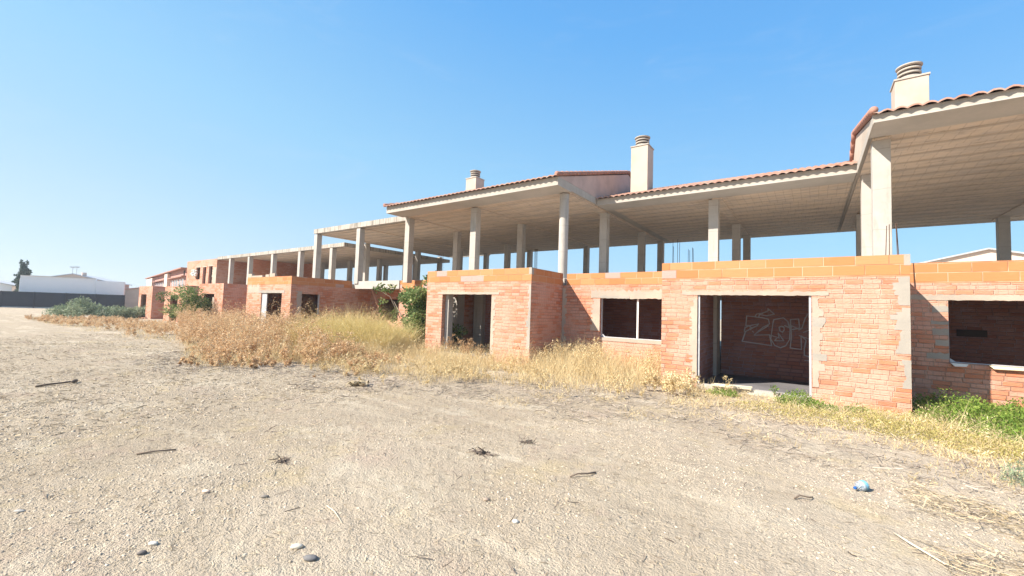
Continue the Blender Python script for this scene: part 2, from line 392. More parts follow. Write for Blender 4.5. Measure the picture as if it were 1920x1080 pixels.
# ------------------------------------------------------------------ the unfinished terrace
FR = 10.83; Z6 = 6.1; TER = 'houses of the unfinished brick terrace'
def part(name, mat, parent, fn, **kw):
    m = MB(); fn(m); return m.build(name, mat, parent, **kw)
def patch(parent, name, mat, axis, plane, a0, a1, z0, z1, thick=.006, amp=.03, sign=-1, n=None, vert=False, seed=0, flip=False):
    """irregular smear of mortar, a few mm proud of a wall face"""
    r = random.Random(seed + int(a0*100) + int(z0*1000))
    m = MB()
    if not vert:
        n = n or max(4, int((a1-a0)/.06)); us = [a0 + (a1-a0)*k/n for k in range(n+1)]
        lo = [z0 + r.uniform(-amp, amp)*.4 for _ in us]; hi = [z1 + r.uniform(-amp, amp) for _ in us]
        poly = list(zip(us, lo)) + list(zip(reversed(us), reversed(hi)))
    else:
        zs, lo, hi = [], [], []; q = z0
        while q < z1 - .02:
            e = min(q + .098 * r.choice((.5, 1, 1, 1.5)), z1); L = a0 + r.uniform(-amp, amp) * 1.3
            for w_ in (q + .002, (q+e)/2, e - .002): zs.append(w_); lo.append(L + r.uniform(-.016, .016)); hi.append(a1 + r.uniform(-.004, .0))
            q = e
        if flip: lo, hi = [a0 + a1 - q for q in hi], [a0 + a1 - q for q in lo]
        poly = list(zip(lo, zs)) + list(zip(reversed(hi), reversed(zs)))
    p0, p1 = (plane + sign*thick, plane + .0)
    m.prism(poly, 'y' if axis == 'x' else 'x', min(p0, p1), max(p0, p1))
    return m.build(name, mat, parent)
def columns(parent, spots, z0, z1, w=.33, mat='conc_col'):
    for (x, y) in spots:
        MB().box(x - w/2, x + w/2, y, y + w, z0, z1).build('column', mat, parent, bevel=.008)
def slab(parent, x0, x1, y0, y1, z0, z1, soff=True):
    """concrete deck with a joist soffit skin 5 mm below and cross beams"""
    MB().box(x0, x1, y0, y1, z0 + .02, z1).build('slab', 'fascia' if soff == 'eave' else 'conc_edge', parent)
    m = MB(); m.box(x0 + .32, x1 - .05, y0 + 1.02 if soff == 'eave' else y0 + .30, y1 - .3, z0 - .002, z0 + .018)
    m.build('joist_soffit', 'soffit', parent)
    # joists showing as slightly lowered ribs along the facade
    m = MB(); y = y0 + (1.35 if soff == 'eave' else .62)
    while y < y1 - .5:
        m.box(x0 + .33, x1 - .06, y, y + .11, z0 - .016, z0 - .003); y += .70
    m.build('joists', 'soffit', parent)
def eave_edge(parent, x0, x1, y, z0=Z6):
    m = MB(); m.box(x0, x1, y, y + 1.0, z0 - .012, z0 + .019); m.build('eave_soffit', 'conc', parent)
def beams(parent, xs_, y0, y1, z, w=.34):
    for x in xs_:
        MB().box(x - w/2, x + w/2, y0, y1, z - .045, z - .004).build('beam', 'soffit', parent)
def tiles(parent, x0, x1, y0, z0, y1, z1, name='roof_tiles', amp=.028, per=.23):
    """corrugated sheet of curved tiles running up a slope, with stepped courses"""
    L = math.hypot(y1-y0, z1-z0); rows = max(2, int(L/.40)); n = int((x1-x0)/per*8)
    u = np.linspace(x0, x1, n+1); wave = amp*np.abs(np.cos(np.pi*u/per))**.8*2 - amp*.6
    V, F = [], []; sy, sz = (y1-y0)/L, (z1-z0)/L
    m = MB(); jit = np.random.default_rng(3)
    def line(t, dz): return np.stack([u, np.full_like(u, y0 + sy*t), z0 + sz*t + wave + dz], 1)
    Vs = []; k = 0; idx = []
    for r in range(rows):
        a, b = r*L/rows, (r+1)*L/rows
        j = jit.normal(size=len(u)) * .002
        for P in (line(a - .01, -.022 + .0), line(a - .01, .014), line(b, -.006)):
            P = P.copy(); P[:, 2] += j; Vs.append(P)
        for q in (0, 1): idx.append((k+q, k+q+1))
        k += 3
    Vall = np.concatenate(Vs); nn = len(u)
    for a, b in idx:
        i = np.arange(nn-1); F.append(np.stack([a*nn+i, a*nn+i+1, b*nn+i+1, b*nn+i], 1))
    m.v = [tuple(p) for p in Vall.tolist()]; m.f = [tuple(f) for f in np.concatenate(F).tolist()]
    return m.build(name, 'tile', parent)
def verge(parent, x, pts, name='verge_tiles'):
    """row of half-round barrel tiles along a gable edge; pts = (y,z) polyline"""
    m = MB()
    for (ya, za), (yb, zb) in zip(pts, pts[1:]):
        L = math.hypot(yb-ya, zb-za); n = max(1, int(L/.36))
        for k in range(n):
            a, b = k/n, (k+1.12)/n
            p = Vector((x, ya+(yb-ya)*a, za+(zb-za)*a+.03)); q = Vector((x, ya+(yb-ya)*b, za+(zb-za)*b+.01))
            m.tube([p, q], [.085, .07], 10)
    return m.build(name, 'redtile', parent, smooth=True)
def chimney(parent, x0, x1, y0, y1, z0, z1, r=.29):
    c = MB().box(x0, x1, y0, y1, z0, z1).build('chimney', 'stucco', parent, bevel=.01)
    MB().box(x0-.025, x1+.025, y0-.025, y1+.025, z1 + .001, z1+.045).build('chimney_rim', 'fascia', c)
    cx, cy = (x0+x1)/2, (y0+y1)/2; m = MB()
    for k in range(3):
        z = z1 + .085 + k*.118; m.lathe([(r*.9, z), (r, z+.012), (r, z+.05), (r*.9, z+.062)], (cx, cy, 0), 28)
    z = z1 + .42; m.lathe([(r*1.02, z), (r*1.12, z+.02), (r*1.12, z+.05), (r*.9, z+.075)], (cx, cy, 0), 28)
    m.build('chimney_cap', 'fascia', c, smooth=False)
    MB().lathe([(r*.84, z1+.045), (r*.84, z1+.43)], (cx, cy, 0), 20).build('flue', 'dark', c)  # dark drum: its colour paints the shade between the cap rings
    return c
def rebar(parent, pts, r=.009):
    for p in pts:
        MB().tube([p[0], p[1]], r, 5).build('rebar', 'rust', parent)

# ---- house with the wide garage-like opening (nearest)
h1 = thing('unfinished_house', 'nearest brick house shell, with the wide dark opening and graffiti inside', 'house', (-.7, FR, 0), TER)
W1 = part('brick_wall', 'brick', h1, lambda m: (
    m.wall('x', -3.04, 1.56, FR, FR+.16, -.12, 2.59, [(-2.2, .04, .05, 2.2)]),
    m.box(1.41, 1.56, FR+.16, 12.849, -.12, 2.59), m.box(-3.04, -2.89, FR+.16, 12.849, -.12, 2.59)))
part('block_course', 'block', h1, lambda m: (m.box(-3.045, 1.565, FR-.004, FR+.156, 2.591, 3.0),
    m.box(1.405, 1.565, FR+.156, 12.85, 2.591, 3.0), m.box(-3.045, -2.885, FR+.156, 12.85, 2.591, 3.0)))
part('block_pier', 'graymortar', h1, lambda m: m.box(1.48, 1.572, FR-.007, FR+.1, 2.79, 3.005))
part('recess_wall', 'brick', h1, lambda m: m.wall('x', 1.41, 9.0, 12.85, 13.01, -.12, 2.59, [(2.45, 5.2, .87, 2.21)]))
part('recess_block_course', 'block', h1, lambda m: m.box(1.57, 9.0, 12.846, 13.006, 2.591, 3.04))
patch(h1, 'mortar_lintel', 'mortar', 'x', FR, -2.55, .33, 2.2, 2.29, .012, .02, seed=1)
patch(h1, 'mortar_lintel', 'mortar', 'x', 12.85, 1.7, 5.6, 2.21, 2.32, .012, .025, seed=2)
for a0, a1, z0, z1, s in ((1.36, 1.562, 2.02, 2.57, 3), (1.42, 1.562, 1.1, 1.98, 4), (1.45, 1.562, .45, 1.0, 5), (1.33, 1.562, 1.55, 1.9, 6)):
    patch(h1, 'mortar_patch', 'graymortar', 'x', FR, a0, a1, z0, z1, .005 + s*.0004, .055, vert=True, seed=s)
for a0, a1, z0, z1, s in ((-2.33, -2.2, .2, 2.1, 7), (.05, .20, .3, 2.15, 8), (.05, .27, 1.55, 1.75, 9), (.05, .30, .85, 1.0, 10)):
    patch(h1, 'mortar_patch', 'mortar' if s < 9 else 'graymortar', 'x', FR, a0, a1, z0, z1, .004 + s*.0004, .04, vert=True, seed=s, flip=a0 > 0)
for a0, a1, z0, z1, s in ((2.18, 2.45, 1.68, 1.76, 11), (2.2, 2.45, 1.45, 1.58, 12), (2.24, 2.45, 1.22, 1.33, 13), (2.2, 2.45, 1.95, 2.08, 14), (2.1, 2.45, .93, 1.06, 15)):
    patch(h1, 'mortar_patch', 'graymortar', 'x', 12.85, a0, a1, z0, z1, .005, .02, seed=s)
for q in ((-2.195, -2.15, FR+.03, FR+.075), (-.005, .035, FR+.03, FR+.05)):
    part('shutter_rail', 'metal', h1, lambda m: m.box(*q, .06, 2.19))
part('threshold', 'conc', h1, lambda m: m.box(-2.19, .03, FR-.03, FR+.155, -.05, .085))
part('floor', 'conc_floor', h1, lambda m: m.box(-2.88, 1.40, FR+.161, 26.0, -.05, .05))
inn = part('inner_wall', 'shaded_brick', h1, lambda m: m.box(-2.09, 1.405, 13.5, 13.62, .051, 2.6))
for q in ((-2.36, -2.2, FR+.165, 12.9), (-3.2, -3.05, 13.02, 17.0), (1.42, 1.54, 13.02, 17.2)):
    part('inner_wall', 'shaded_brick', h1, lambda m: m.box(*q, .051, 2.6))
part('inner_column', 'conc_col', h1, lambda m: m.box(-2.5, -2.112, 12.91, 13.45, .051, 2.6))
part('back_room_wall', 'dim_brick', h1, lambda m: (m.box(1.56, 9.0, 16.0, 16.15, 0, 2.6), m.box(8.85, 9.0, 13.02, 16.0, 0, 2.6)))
part('recess_shade_panel', 'dark', h1, lambda m: m.box(3.2, 3.75, 15.96, 15.995, 1.38, 1.56))  # dark panel painting the shade of a shallow recess in the wall
part('deck', 'conc', h1, lambda m: (m.box(-2.88, 1.40, FR+.165, 13.0, 2.62, 2.86), m.box(-3.0, 9.0, 13.02, 26.5, 2.62, 2.86)))
part('window_frame', 'metal', h1, lambda m: (m.box(2.452, 2.47, 12.93, 12.96, .9, 2.2), m.box(2.476, 5.19, 12.92, 12.97, .872, .888),
    m.prism([(2.476, .889), (2.57, .889), (2.476, .96)], 'y', 12.93, 12.95)))
# graffiti letters on the inner back wall
GR = [[(-1.44,1.74),(-1.23,1.72),(-1.05,1.7),(-.92,1.67),(-.89,1.54),(-1.05,1.44),(-1.26,1.21),(-1.05,1.23),(-.89,1.24),(-.84,.95),(-1.55,1.02),(-1.47,1.3),(-1.18,1.48),(-1.15,1.53),(-1.36,1.47),(-1.46,1.47),(-1.44,1.74)],[(-1.24,1.72),(-1.2,1.8),(-1.07,1.82),(-.92,1.9),(-.93,1.96),(-.78,1.81),(-.95,1.76),(-1.13,1.79),(-1.15,1.71)],[(-1.5,1.3),(-1.48,1.41),(-1.39,1.46),(-1.31,1.41)],[(-1.36,1.4),(-1.34,1.35)],[(-1.3,1.32),(-1.27,1.29)],[(-1.18,1.29),(-.92,1.49)],[(-.81,1.57),(-.79,1.66),(-.57,1.72),(-.47,1.62),(-.42,1.42),(-.43,1.15),(-.52,.97),(-.64,.91),(-.77,.96),(-.86,1.13),(-.84,1.31),(-.81,1.57)],[(-.89,1.24),(-.67,1.17),(-.69,1.3),(-.56,1.1),(-.77,1.09),(-.73,1.15)],[(-.41,1.42),(-.41,1.68),(-.23,1.7),(-.21,1.46),(-.41,1.4)],[(-.4,1.52),(-.39,1.22),(-.42,.92),(-.17,.9),(-.18,1.26),(-.07,1.15),(-.11,.92),(-.11,.75),(.04,.71),(.12,.69)],[(-.23,1.41),(-.16,1.46),(-.09,1.72),(-.02,1.85),(.04,1.84),(.12,1.78)],[(-.13,1.35),(.04,1.44),(.12,1.47)],[(-.22,1.26),(-.07,1.21),(.04,1.16),(.12,1.11)],[(-.1,.62),(.04,.62),(.12,.66)],[(-.54,1.51),(-.42,1.45),(-.37,1.51),(-.25,1.44)],[(-.67,1.46),(-.62,1.49),(-.56,1.47),(-.55,1.4),(-.59,1.33),(-.65,1.36),(-.67,1.46)]]
m = MB()
for st in GR:
    # smooth the polyline a little, then lay flat ribbons of paint
    for (a, b) in zip(st, st[1:]):
        A, B = Vector((a[0], 13.497, a[1])), Vector((b[0], 13.497, b[1])); d = (B - A)
        if d.length < 1e-4: continue
        nrm = Vector((-d.z, 0, d.x)).normalized() * random.uniform(.011, .016); e = d.normalized() * .008
        yo = Vector((0, -random.uniform(0, .002), 0))
        m.quad(A - nrm - e + yo, A + nrm - e + yo, B + nrm + e + yo, B - nrm + e + yo)
m.build('graffiti', 'paint', inn)
# roof of the near house
RR0, RRr = (11.95, 6.42), (16.4, 7.50)
slab(h1, 1.18, 9.0, 11.95, 26.5, Z6, 6.27, 'eave'); eave_edge(h1, 1.177, 8.98, 11.947)
part('roof_body', 'stucco', h1, lambda m: m.prism([(12.0, 6.272), (RRr[0], 7.40), (17.4, 6.90), (17.4, 6.272)], 'x', 1.20, 9.0))
tiles(h1, 1.14, 9.0, 11.86, 6.268, RRr[0], RRr[1] + .0); tiles(h1, 1.14, 9.0, 17.45, 6.93, RRr[0], RRr[1])
verge(h1, 1.17, [(11.84, 6.30), RRr, (17.4, 6.98)])
part('side_beam', 'fascia', h1, lambda m: m.box(1.165, 1.179, 11.95, 15.79, 6.06, 6.275))
beams(h1, (1.42, 6.42), 13.0, 25.7, Z6)
columns(h1, [(1.425, 13.07)], 2.86, Z6 - .046, .335)
columns(h1, [(1.45, 16.0), (2.0, 25.2), (6.42, 25.0), (6.42, 21.9), (1.75, 21.9)], 2.86, Z6 - .046, .33)
chimney(h1, 1.93, 2.60, 15.0, 15.67, 6.9, 8.26, .25)
rebar(h1, [((1.38, 12.3, 2.9), (1.41, 12.3, 3.83)), ((1.45, 12.31, 2.9), (1.455, 12.31, 3.86)), ((1.60, 12.4, 2.9), (1.575, 12.4, 3.9)), ((1.63, 12.42, 2.9), (1.585, 12.42, 3.88))], .008)

# ---- house with the two-light window in the recess
h2 = thing('unfinished_house', 'set-back brick house shell with the two-light window and tall chimney', 'house', (-5, 12.85, 0), TER)
part('brick_wall', 'brick', h2, lambda m: m.wall('x', -6.98, -3.045, 12.85, 13.01, -.12, 2.60, [(-5.58, -3.3, .90, 2.17)]))
part('block_course', 'block', h2, lambda m: m.box(-6.82, -3.05, 12.846, 13.006, 2.601, 3.0))
patch(h2, 'mortar_lintel', 'mortar', 'x', 12.85, -5.9, -3.1, 2.17, 2.42, .012, .05, seed=21)
patch(h2, 'mortar_lintel', 'graymortar', 'x', 12.85, -5.58, -4.6, 2.172, 2.25, .018, .02, seed=22)
patch(h2, 'mortar_sill', 'mortar', 'x', 12.85, -5.5, -3.2, .80, .90, .012, .012, seed=23)
patch(h2, 'mortar_patch', 'mortar', 'x', 12.85, -5.85, -5.58, 1.1, 2.15, .008, .07, vert=True, seed=24)
patch(h2, 'mortar_patch', 'mortar', 'x', 12.85, -6.975, -6.86, .3, 2.5, .006, .05, vert=True, seed=25, flip=True)
wf = part('window_frame', 'metal', h2, lambda m: (m.box(-5.575, -5.53, 12.93, 12.97, .905, 2.165), m.box(-5.52, -3.31, 12.93, 12.97, .902, .93),
    m.prism([(-5.52, .931), (-5.42, .931), (-5.52, 1.02)], 'y', 12.94, 12.96)))
part('mullion', 'white', wf, lambda m: m.box(-4.385, -4.335, 12.925, 12.965, .931, 2.165))
part('inner_wall', 'shaded_brick', h2, lambda m: (m.box(-6.97, -3.3, 15.2, 15.35, 0.05, 2.6), m.box(-6.97, -6.86, 13.02, 15.199, .05, 2.6)))
part('deck', 'conc', h2, lambda m: m.box(-6.97, -3.01, 13.02, 26.5, 2.62, 2.86))
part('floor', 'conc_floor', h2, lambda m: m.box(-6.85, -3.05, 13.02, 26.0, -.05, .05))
slab(h2, -7.1, 1.17, 15.8, 26.5, Z6, 6.34, 'eave'); eave_edge(h2, -7.09, 1.16, 15.797)
part('roof_body', 'stucco', h2, lambda m: m.prism([(15.85, 6.342), (21.1, 7.93), (26.4, 6.342)], 'x', -7.04, 9.0))
tiles(h2, -7.08, 1.165, 15.67, 6.335, 21.1, 8.03); tiles(h2, -7.08, 9.0, 26.5, 6.40, 21.1, 8.03); tiles(h2, 1.166, 9.0, 17.3, 6.885, 21.1, 8.03)
beams(h2, (-2.8,), 16.9, 25.7, Z6)
columns(h2, [(-7.3, 16.95), (-7.3, 21.95), (-7.22, 25.2), (-2.91, 16.9), (-2.79, 21.9), (-2.71, 25.2)], 2.86, Z6 - .046, .33)
chimney(h2, -6.13, -5.42, 17.0, 17.75, 6.7, 8.72, .285)
rebar(h2, [((-6.2, 24, 2.86), (-6.17, 24, 5.9)), ((-6.1, 24, 2.86), (-6.14, 24, 5.5)), ((-5.93, 24.1, 2.86), (-5.95, 24.1, 5.9)), ((-5.85, 24.1, 2.86), (-5.84, 24.1, 5.7)),
           ((-5.37, 24, 2.86), (-5.36, 24, 5.3)), ((-5.28, 24, 2.86), (-5.29, 24, 5.25)), ((-5.15, 24.1, 2.86), (-5.17, 24.1, 5.4)), ((-5.06, 24.1, 2.86), (-5.14, 24.1, 5.35))], .012)

# ---- house with the door and the ivy
h3 = thing('unfinished_house', 'brick house shell with one open doorway, beside the green climbing shrub', 'house', (-9.3, FR, 0), TER)
part('brick_wall', 'brick', h3, lambda m: (m.wall('x', -11.56, -6.98, FR, FR+.16, -.15, 2.60, [(-10.76, -8.51, .10, 2.18)]),
    m.box(-7.13, -6.98, FR+.16, 12.85, -.15, 2.60), m.wall('y', FR+.16, 12.33, -11.56, -11.41, -.15, 2.60, [(12.08, 12.33, .1, 2.12)])))
part('column_pier', 'conc', h3, lambda m: m.box(-11.86, -11.40, 12.331, 12.74, -.1, 2.60))
part('brick_wall', 'brick', h3, lambda m: (m.box(-11.56, -11.41, 12.741, 14.3, -.15, 2.60), m.wall('x', -17.3, -11.41, 14.301, 14.46, -.15, 2.60, []), m.box(-17.3, -17.15, 14.461, 16.0, -.15, 2.6)))
part('block_course', 'block', h3, lambda m: (m.box(-11.565, -6.975, FR-.004, FR+.156, 2.601, 3.02), m.box(-7.135, -6.975, FR+.156, 12.85, 2.601, 3.02),
    m.box(-11.565, -11.405, FR+.156, 14.296, 2.601, 3.02), m.box(-17.3, -11.41, 14.297, 14.456, 2.601, 3.03)))
part('block_pier', 'graymortar', h3, lambda m: m.box(-7.07, -6.965, FR-.01, FR+.12, 2.82, 3.027))
patch(h3, 'mortar_lintel', 'mortar', 'x', FR, -11.0, -8.2, 2.18, 2.26, .012, .015, seed=31)
patch(h3, 'mortar_patch', 'mortar', 'x', FR, -8.51, -8.38, .2, 2.1, .006, .04, vert=True, seed=32, flip=True)
patch(h3, 'mortar_patch', 'graymortar', 'x', FR, -7.08, -6.975, .5, 2.5, .006, .05, vert=True, seed=33)
part('door_jamb', 'conc_col', h3, lambda m: m.box(-10.755, -10.60, FR+.17, FR+.40, .0, 2.18))
part('inner_wall', 'shaded_brick', h3, lambda m: (m.box(-11.40, -7.14, 13.3, 13.45, 0, 2.6), ))
part('inner_column', 'conc_col', h3, lambda m: (m.box(-11.2, -10.75, 13.1, 13.295, 0, 2.6),))
part('threshold', 'conc', h3, lambda m: m.box(-10.75, -8.4, FR-.12, FR+.16, -.05, .13))
part('deck', 'conc', h3, lambda m: (m.box(-11.40, -7.14, FR+.17, 13.0, 2.62, 2.86), m.box(-17.1, -6.98, 14.47, 26.5, 2.62, 2.86), m.box(-11.40, -6.99, 13.02, 14.46, 2.62, 2.86)))
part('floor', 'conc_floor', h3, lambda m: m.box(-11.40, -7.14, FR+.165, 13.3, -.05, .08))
slab(h3, -16.4, -7.11, 12.55, 26.5, Z6, 6.39, 'eave'); eave_edge(h3, -16.403, -7.107, 12.547)
part('roof_body', 'pink_render', h3, lambda m: m.prism([(12.6, 6.392), (19.4, 8.40), (26.4, 6.392)], 'x', -16.35, -7.105))
tiles(h3, -16.45, -7.08, 12.405, 6.385, 19.4, 8.50); tiles(h3, -16.45, -7.08, 26.5, 6.40, 19.4, 8.50)
verge(h3, -7.10, [(12.42, 6.42), (19.4, 8.50), (26.4, 6.44)]); verge(h3, -16.42, [(12.42, 6.42), (19.4, 8.50), (26.4, 6.44)])
beams(h3, (-16.2, -11.85, -7.4), 13.7, 25.7, Z6)
columns(h3, [(-16.23, 13.7), (-11.84, 13.6), (-16.45, 17.4), (-11.93, 17.3), (-16.5, 22.4), (-16.6, 25.3), (-12.1, 25.3)], 2.86, Z6 - .046, .32)
# round column at the corner
MB().lathe([(.17, 2.86), (.17, Z6 - .046)], (-7.42, 13.62, 0), 24).build('column', 'conc_col', h3)
chimney(h3, -15.44, -14.72, 17.0, 17.7, 7.6, 8.82, .27)
rebar(h3, [((-15.9 + .06*k, 25, 2.86), (-15.9 + .055*k, 25, 6.05)) for k in range(5)], .011)

# ---- house with two doorways and the bare flat deck
h4 = thing('unfinished_house', 'brick house shell with front and side doorways behind brown weeds, flat concrete deck above', 'house', (-24, FR, 0), TER)
part('brick_wall', 'brick', h4, lambda m: (m.wall('x', -26.44, -21.47, FR, FR+.16, -.15, 2.64, [(-24.67, -22.37, .05, 2.18)]),
    m.wall('y', FR+.16, 15.7, -21.63, -21.47, -.15, 2.64, [(11.4, 12.39, .05, 2.18)]), m.box(-26.44, -26.28, FR+.16, 16.0, -.15, 2.64),
    m.wall('x', -21.47, -17.31, 15.6, 15.75, -.15, 2.599, [(-20.62, -18.95, .85, 2.08)])))
part('block_course', 'block', h4, lambda m: (m.box(-26.445, -21.465, FR-.004, FR+.156, 2.641, 3.06), m.box(-21.635, -21.465, FR+.156, 14.3, 2.641, 3.05), m.box(-26.445, -26.28, FR+.156, 16.0, 2.641, 3.05)))
part('broken_course', 'mortar', h4, lambda m: (m.box(-26.40, -25.95, FR+.0, FR+.14, 3.061, 3.27), m.box(-25.94, -24.7, FR+.01, FR+.13, 3.062, 3.16), m.box(-24.3, -23.9, FR+.0, FR+.14, 3.061, 3.19), m.box(-23.89, -23.3, FR+.02, FR+.14, 3.061, 3.24)))
part('canopy_light_block', 'conc', h4, lambda m: m.box(-21.468, -21.0, 14.62, 15.74, 2.66, 3.0))  # added block, stops sun leaking between canopy and side wall
part('canopy', 'conc', h4, lambda m: m.prism([(-21.25, 3.03), (-17.305, 3.03), (-17.305, 2.60), (-21.08, 2.60)], 'y', 14.25, 15.755))
patch(h4, 'mortar_lintel', 'graymortar', 'x', FR, -24.95, -22.1, 2.18, 2.33, .012, .02, seed=41)
patch(h4, 'mortar_patch', 'mortar', 'x', FR, -26.3, -24.9, 2.2, 2.6, .006, .12, seed=42)
patch(h4, 'mortar_patch', 'graymortar', 'y', -21.47, 11.15, 11.4, .1, 2.3, .006, .05, sign=1, vert=True, seed=43)
for q in ((-21.6, -21.5, 12.35, 12.388), (-24.66, -24.1, FR+.05, FR+.10)):
    part('door_frame', 'metal', h4, lambda m: m.box(*q, .06, 2.17))
for q in ((-26.27, -21.64, 14.8, 14.95), (-17.3, -17.16, 16.01, 18.0), (-21.6, -17.3, 18.0, 18.15), (-21.62, -21.5, 15.76, 18.0)):
    part('inner_wall', 'shaded_brick', h4, lambda m: m.box(*q, 0, 2.64))
part('deck', 'conc', h4, lambda m: (m.box(-26.27, -21.64, FR+.17, 26.5, 2.65, 2.88), m.box(-21.63, -17.11, 15.76, 26.5, 2.65, 2.88)))
slab(h4, -25.72, -16.41, 14.2, 26.5, Z6, 6.40)
beams(h4, (-25.3, -21.0), 14.5, 26.2, Z6)
columns(h4, [(-25.5, 14.22), (-21.0, 14.2), (-25.6, 17.9), (-21.2, 17.8), (-25.3, 22.4), (-26.2, 25.7), (-21.0, 22.6), (-21.0, 25.7)], 2.88, Z6 - .046, .33)
part('rear_beam', 'conc_col', h4, lambda m: (m.box(-26.0, -21.7, 26.9, 27.2, 6.15, 6.62), m.box(-22.1, -21.8, 26.9, 27.2, 2.9, 6.15)))
rebar(h4, [((-24.55 + .16*k, 24, 2.88), (-24.5 + .14*k, 24, 6.05)) for k in range(5)], .012)

# ---- house with the long lower deck and the finished brick upper storey
h5 = thing('unfinished_house', 'farthest long brick shell with a lower bare deck and a walled upper storey', 'house', (-36, FR, 0), TER)
part('brick_wall', 'brick', h5, lambda m: (m.wall('x', -33.7, -29.71, FR, FR+.16, -.2, 2.77, [(-32.82, -31.07, .9, 2.1)]),
    m.box(-29.87, -29.71, FR+.16, 16.0, -.2, 2.77), m.box(-33.7, -33.54, FR+.16, 16.0, -.2, 2.77), m.wall('x', -54.5, -26.45, 16.001, 16.16, -.2, 2.77, [])))
part('brick_wall', 'brick', h5, lambda m: (m.wall('x', -40.5, -35.9, FR, FR+.16, -.2, 2.62, [(-39.2, -37.6, .05, 2.0)]), m.box(-36.06, -35.9, FR+.16, 16.0, -.2, 2.68), m.box(-40.5, -40.34, FR+.16, 16.0, -.2, 2.62)))
part('brick_wall', 'brick', h5, lambda m: (m.wall('x', -47.13, -43.53, FR, FR+.16, -.2, 2.68, [(-46.5, -45.0, .05, 2.0)]), m.box(-43.69, -43.53, FR+.16, 16.0, -.2, 2.68), m.box(-47.13, -46.97, FR+.16, 16.0, -.2, 2.68)))
part('broken_panel', 'mortar', h5, lambda m: m.box(-31.9, -31.1, FR+.2, FR+.3, .9, 1.9))
for q in ((-33.5, -29.9), (-40.3, -36.1), (-46.9, -43.7)):
    part('inner_wall', 'shaded_brick', h5, lambda m: m.box(*q, 13.6, 13.75, 0, 2.6))
part('deck', 'conc', h5, lambda m: (m.box(-54.4, -26.46, 16.17, 26.5, 2.55, 2.76), m.box(-33.53, -29.88, FR+.17, 16.0, 2.55, 2.76), m.box(-40.3, -36.07, FR+.17, 16.0, 2.45, 2.61), m.box(-46.96, -43.7, FR+.17, 16.0, 2.45, 2.67)))
slab(h5, -46.62, -25.6, 16.3, 26.5, 5.6, 5.88)
columns(h5, [(-43.8, 16.32), (-39.95, 16.32), (-35.7, 16.32), (-31.45, 16.32), (-27.2, 16.32), (-37.6, 21.6), (-33.6, 21.9), (-29.4, 21.9), (-29.4, 25.8), (-33.6, 25.8)], 2.76, 5.59, .33)
part('upper_back_wall', 'brick_plain', h5, lambda m: (m.box(-46.5, -37.9, 22.0, 22.15, 2.77, 5.59), m.box(-42.0, -41.85, 17.4, 22.0, 2.77, 5.59)))
part('parapet_stub', 'mortar', h5, lambda m: (m.box(-29.6, -28.7, 16.02, 16.15, 2.771, 3.3), m.box(-28.69, -27.4, 16.02, 16.15, 2.771, 3.12)))
up = part('upper_storey', 'brick', h5, lambda m: (m.wall('x', -54.5, -46.64, 16.3, 16.48, 2.771, 5.72, [(-51.83, -50.75, 3.77, 5.01), (-50.02, -49.2, 3.30, 4.99), (-48.5, -47.6, 3.30, 5.03)]),
    m.box(-54.5, -54.32, 16.48, 26, 2.771, 5.72), m.box(-46.82, -46.64, 16.48, 26, 2.771, 5.72), m.box(-54.32, -46.82, 25.82, 26, 2.771, 5.72)))
part('upper_roof', 'conc', h5, lambda m: m.box(-54.30, -46.84, 16.5, 25.8, 5.5, 5.70))
part('inner_partition', 'brick_plain', h5, lambda m: m.box(-54.2, -46.9, 18.6, 18.7, 2.8, 5.45))
for a0, a1, z0, z1, s in ((-52.1, -50.5, 5.01, 5.12, 51), (-50.2, -49.0, 4.99, 5.1, 52), (-48.7, -47.4, 5.03, 5.13, 53)):
    patch(h5, 'mortar_lintel', 'mortar', 'x', 16.3, a0, a1, z0, z1, .012, .02, seed=s)
patch(h5, 'mortar_patch', 'mortar', 'x', 16.3, -47.5, -46.66, 3.3, 4.9, .006, .15, vert=True, seed=54)

# loose things on the terrace
def rubble(name, label, cat, c, n, s, mat, seed, grp=None):
    r = random.Random(seed); m = MB()
    for k in range(n):
        p = Vector(c) + Vector((r.uniform(-1, 1)*s[0], r.uniform(-1, 1)*s[1], r.uniform(0, 1)*s[2]))
        q = Matrix.Rotation(r.uniform(0, 3), 3, 'Z') @ Matrix.Rotation(r.uniform(-.3, .3), 3, 'X')
        m.obox(p, q @ Vector((.22, 0, 0)), q @ Vector((0, .12, 0)), q @ Vector((0, 0, .1)))
    return tag(m.build(name, mat), label, cat, grp)
def pallet(label, x0, x1, y0, y1, z0, z1, seed):
    r = random.Random(seed); m = MB(); nz = int((z1-z0)/.2); nxx = int((x1-x0)/.26)
    for k in range(nz):
        for i in range(nxx):
            if k == nz-1 and r.random() < .4: continue
            a = x0 + (x1-x0)*i/nxx
            m.box(a + r.uniform(.0, .03), a + (x1-x0)/nxx - .025, y0 + r.uniform(-.03, .03), y1, z0 + .005 + k*.2, z0 + k*.2 + .19)
    tag(m.build('brick_stack', 'white'), label, 'bricks', 'brick stacks on the low deck')
pallet('wide stack of whitish hollow bricks on the low brick deck beside the upper storey', -36.9, -34.6, 17.0, 17.6, 2.765, 3.9, 1)
pallet('narrow stack of pale bricks on the low deck in front of a column', -34.3, -32.6, 16.6, 17.2, 2.765, 3.8, 2)
m = MB(); r_ = random.Random(5)
for k in range(26):
    p = Vector((-51.5 + r_.uniform(-.6, .4), 16.05 + r_.uniform(-.08, .12), 4.42 + r_.uniform(-.27, .27)))
    m.lathe([(.02, -.07), (.08, -.05), (.11, 0), (.08, .06), (.015, .08)], p, 8, Matrix.Rotation(r_.uniform(0, 3), 3, 'X'))
tag(m.build('plastic_sheet', 'white', smooth=True), 'crumpled white plastic sheet hanging out of the small upper window', 'plastic sheet')
